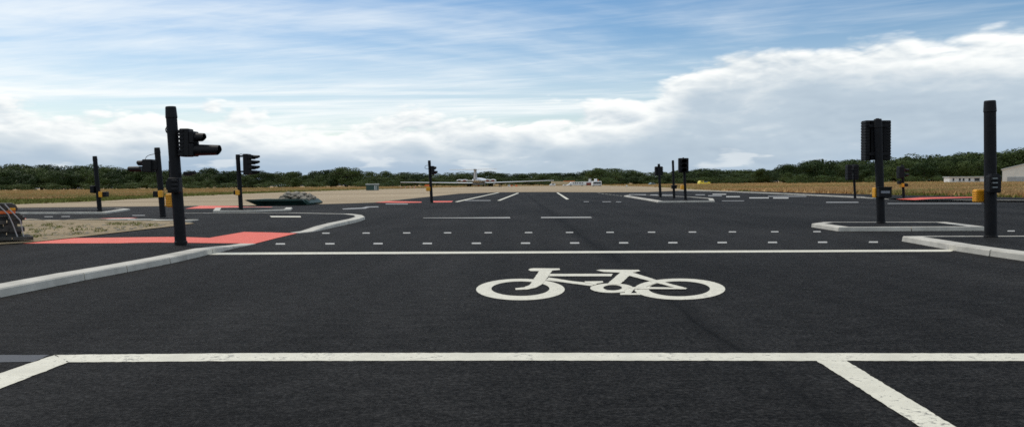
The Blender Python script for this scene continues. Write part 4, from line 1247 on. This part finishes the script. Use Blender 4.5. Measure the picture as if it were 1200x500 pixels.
def place_tree(px, ytop, Y, label, group, wf=1.0, kind=None, name='broadleaf_tree'):
    b = P(px, horizon(px) + 1, Y); b.z = -0.06
    h = P(px, ytop, Y).z + 0.06
    root = empty(name, b); root.rotation_euler.z = random.uniform(0, 6.28)
    k = kind if kind is not None else random.randrange(len(PROT))
    cm_, tm_ = PROT[k]
    for nm, me_ in (('crown', cm_), ('trunk', tm_)):
        o = bpy.data.objects.new(nm, me_); COL.objects.link(o); o.parent = root
    root.scale = (h * wf, h * wf, h * 1.04)
    tag(root, label, 'tree', group)
    return root
ZONES = ((45, 'woodland over the strapped stack'), (150, 'woodland behind the far left pole'), (232, 'woodland behind the nearest left pole'), (305, 'woodland behind the four hood signal'),
         (385, 'woodland behind the green tray'), (462, 'woodland behind the green cabin'), (530, 'woodland behind the airliner left wing'), (600, 'woodland behind the airliner tail'),
         (672, 'woodland behind the beige building'), (745, 'woodland behind the white truck'), (812, 'woodland behind the three island poles'), (900, 'woodland behind the yellow vehicle'),
         (985, 'rising woodland left of the ribbed heads'), (1070, 'tall woodland behind the ribbed heads'), (1160, 'tall woodland behind the low white building'), (9999, 'tall woodland behind the hangar'))
def side_word(x):
    return next(b for a, b in ZONES if x < a)
for row, (step, yoff, dY_, wfm) in enumerate(((21, 0.0, 70, 1.3), (19, 3.5, 30, 1.25), (24, 9.0, 0, 1.2))):
    x = -120.0 + row * 7
    while x < 1320:
        yb = np.interp(x, px_k, py_k)
        Y0 = 470 if x > 905 else (620 if x < 450 else (640 if x < 700 else 560))
        jit = random.uniform(-0.8, 2.2) if row == 0 else random.uniform(-2.5, 6.0)
        H = horizon(x) + 2 - yb
        yt = yb + min(yoff, H * 0.45) + jit * min(1, H / 26)
        inframe = -30 < x < 1230
        where = ('back row', 'middle row', 'front row')[row]
        place_tree(x, yt, Y0 + dY_ + random.uniform(-12, 12), 'dark green tree, ' + where + ' of the ' + side_word(x), where + ' trees, ' + side_word(x), wfm * random.uniform(0.85, 1.2) * (1.5 if 450 < x < 905 else 1.0))
        x += step * random.uniform(0.7, 1.3) * (0.85 if 450 < x < 900 else 1.0)
# a few that stand out
place_tree(893, 197.6, 540, 'middling tree left of where the woodland steps up on the right', None, 1.3, 2)
place_tree(911, 195.4, 520, 'middling tree just where the woodland steps up on the right', None, 1.2, 4)
place_tree(924, 192.6, 500, 'rounded tree leading up to the tall right woodland', None, 1.2, 7)
place_tree(405, 195.6, 640, 'flat topped tree rising above the woodland left of the green cabin', None, 1.5, 3)
place_tree(704, 197.6, 560, 'rounded tree standing above the white truck', None, 1.5, 1)
place_tree(829, 197.6, 560, 'rounded tree above the yellow utility vehicle', None, 1.5, 6)
place_tree(956, 187.6, 470, 'tall rounded tree where the woodland steps up on the right', None, 1.4, 5)
place_tree(1200, 175, 460, 'tallest tree behind the hangar at the right edge', None, 1.4, 1)
def place_bush(px, ytop, Y, label, wf, k, group=None):
    b = P(px, horizon(px) + 1, Y); b.z = -0.06
    h = P(px, ytop, Y).z + 0.06
    root = empty('bush', b); root.rotation_euler.z = random.uniform(0, 6.28)
    o = bpy.data.objects.new('foliage', BUSH[k % 3]); COL.objects.link(o); o.parent = root
    root.scale = (h * wf, h * wf, h)
    tag(root, label, 'bush', group)
place_bush(864.5, 206.6, 420, 'rounded lone bush before the trees, right of the yellow vehicle', 2.0, 0)
place_bush(938, 204.0, 415, 'wide bush at the foot of the taller right woodland', 2.2, 1)
place_bush(962, 204.6, 415, 'second wide bush at the foot of the taller right woodland', 2.4, 2)
for i in range(34):
    x = -40 + i * 38 + random.uniform(-12, 12)
    if 845 < x < 985: continue
    place_bush(x, horizon(x) - random.uniform(3.5, 7.0), (600 if x < 700 else (540 if x < 905 else 452)), 'low dark shrub at the foot of the ' + side_word(x), random.uniform(2.2, 3.4), i, 'shrubs under the ' + side_word(x))

# ------------------------------------------------------------------ grass
def grass(name, label, mat, region, n, hrange, per=3, wscale=1.0, seed=1, zb=-0.06):
    """region(px,py)->bool tested on the level ground; tufts of thin blades, coarser with distance"""
    r = np.random.default_rng(seed)
    V = []; Fc = []
    cnt = 0; tries = 0
    while cnt < n and tries < n * 12:
        tries += 1
        px = r.uniform(-60, 1260)
        Y = 1.0 / r.uniform(1 / 620.0, 1 / 62.0) if mat != 'weed' else 0
        d = ray(px, horizon(px) + CAMH * F / Y)
        q = CO + d * (Y / d.y); q.z = zb
        py = horizon(px) + CAMH * F / Y
        if not region(px, py, Y): continue
        h = r.uniform(*hrange) * (1 + 0.25 * math.sin(q.x * 0.05) * math.sin(q.y * 0.03))
        k = Y / 100.0
        for b in range(per):
            a = r.uniform(0, math.pi); wdt = (0.10 + 0.16 * k) * wscale * r.uniform(0.6, 1.3)
            ox, oy = r.normal(0, 0.3 * k + 0.15, 2)
            lx, ly = r.normal(0, 0.16, 2)
            i0 = len(V)
            V += [(q.x + ox - math.cos(a) * wdt, q.y + oy - math.sin(a) * wdt, zb), (q.x + ox + math.cos(a) * wdt, q.y + oy + math.sin(a) * wdt, zb),
                  (q.x + ox + lx, q.y + oy + ly, zb + h * r.uniform(0.75, 1.1))]
            Fc.append((i0, i0 + 1, i0 + 2))
        cnt += 1
    me = bpy.data.meshes.new(name); me.from_pydata(V, [], Fc); me.update()
    o = link_mesh(name, me, mat)
    tag(o, label, kind='stuff')
    return o
ap_x = [a for a, b in APRON[:13]]; ap_y = [b for a, b in APRON[:13]]
rf_x = [760, 798, 854, 880, 940, 1068, 1141, 1200, 1420]; rf_y = [218.5, 221.0, 223.2, 223.6, 225.4, 228.6, 229.6, 231.2, 236]
def lim(px):
    return np.interp(px, ap_x, ap_y) if px < 790 else np.interp(px, rf_x, rf_y)
def edge_noise(px, Y): return mnoise.noise(Vector((px * 0.05, Y * 0.02, 0.3)))
grass('dry_grass', 'tall straw coloured dry grass covering the airfield beyond the apron', 'straw',
      lambda px, py, Y: py < lim(px) - (0.2 if px > 790 else max(0.2, 4.2 - px * 0.0085)), 70000, (0.26, 0.60), 3, 0.75, 3)
grass('green_grass', 'strip of shorter green grass between straw field and sand', 'green',
      lambda px, py, Y: (px < 500 and lim(px) - max(0.5, 5.6 - px * 0.011) + 0.9 * edge_noise(px, Y) < py < lim(px) + 0.1) or (px > 1040 and py > lim(px) - 3.2 + 2.2 * edge_noise(px, Y) and py < lim(px)) or (800 < px < 900 and lim(px) - 2.0 < py < lim(px) and edge_noise(px, Y) > 0.12), 9000, (0.16, 0.32), 3, 0.8, 4)

# weeds and pebbles on the sandy verge
r = np.random.default_rng(9)
V = []; Fc = []
for k in range(260):
    px = r.uniform(2, 200); f_ = r.uniform(0.0, 1.0)
    ylo = np.interp(px, [0, 37, 205], [262.5, 262.3, 261.6]); yhi = np.interp(px, [0, 30, 85, 200], [282, 281, 275.5, 263.5])
    py = lerp(ylo, yhi, f_ ** 1.8)
    if mnoise.noise(Vector((px * 0.06, py * 0.25, 0))) < 0.02: continue
    q = G(px, py, 0.14)
    for b in range(9):
        a = r.uniform(0, 3.14); wdt = 0.012 + 0.01 * r.random(); ox, oy = r.normal(0, 0.09, 2); i0 = len(V)
        V += [(q.x + ox - math.cos(a) * wdt, q.y + oy, .138), (q.x + ox + math.cos(a) * wdt, q.y + oy, .138), (q.x + ox + r.normal(0, .07), q.y + oy + r.normal(0, .05), .14 + r.uniform(0.03, 0.10))]
        Fc.append((i0, i0 + 1, i0 + 2))
me = bpy.data.meshes.new('weeds'); me.from_pydata(V, [], Fc); me.update()
tag(link_mesh('weeds', me, 'green'), 'thin weeds growing on the sandy verge', kind='stuff')
bm = bmesh.new()
for k in range(200):
    px = r.uniform(0, 205)
    ylo = np.interp(px, [0, 37, 205], [262, 262, 261.0]); yhi = np.interp(px, [0, 30, 85, 200], [283, 282, 276.5, 264.0])
    q = G(px, r.uniform(ylo, yhi), 0.14)
    s_ = r.uniform(0.015, 0.06)
    x_ = bmesh.ops.create_icosphere(bm, subdivisions=1, radius=s_)
    bmesh.ops.scale(bm, vec=(1.3, 1, 0.6), verts=x_['verts'])
    bmesh.ops.translate(bm, vec=(q.x, q.y, 0.14), verts=x_['verts'])
tag(from_bm('pebbles', bm, 'oldkerb'), 'loose pebbles scattered over the sandy verge', kind='stuff')
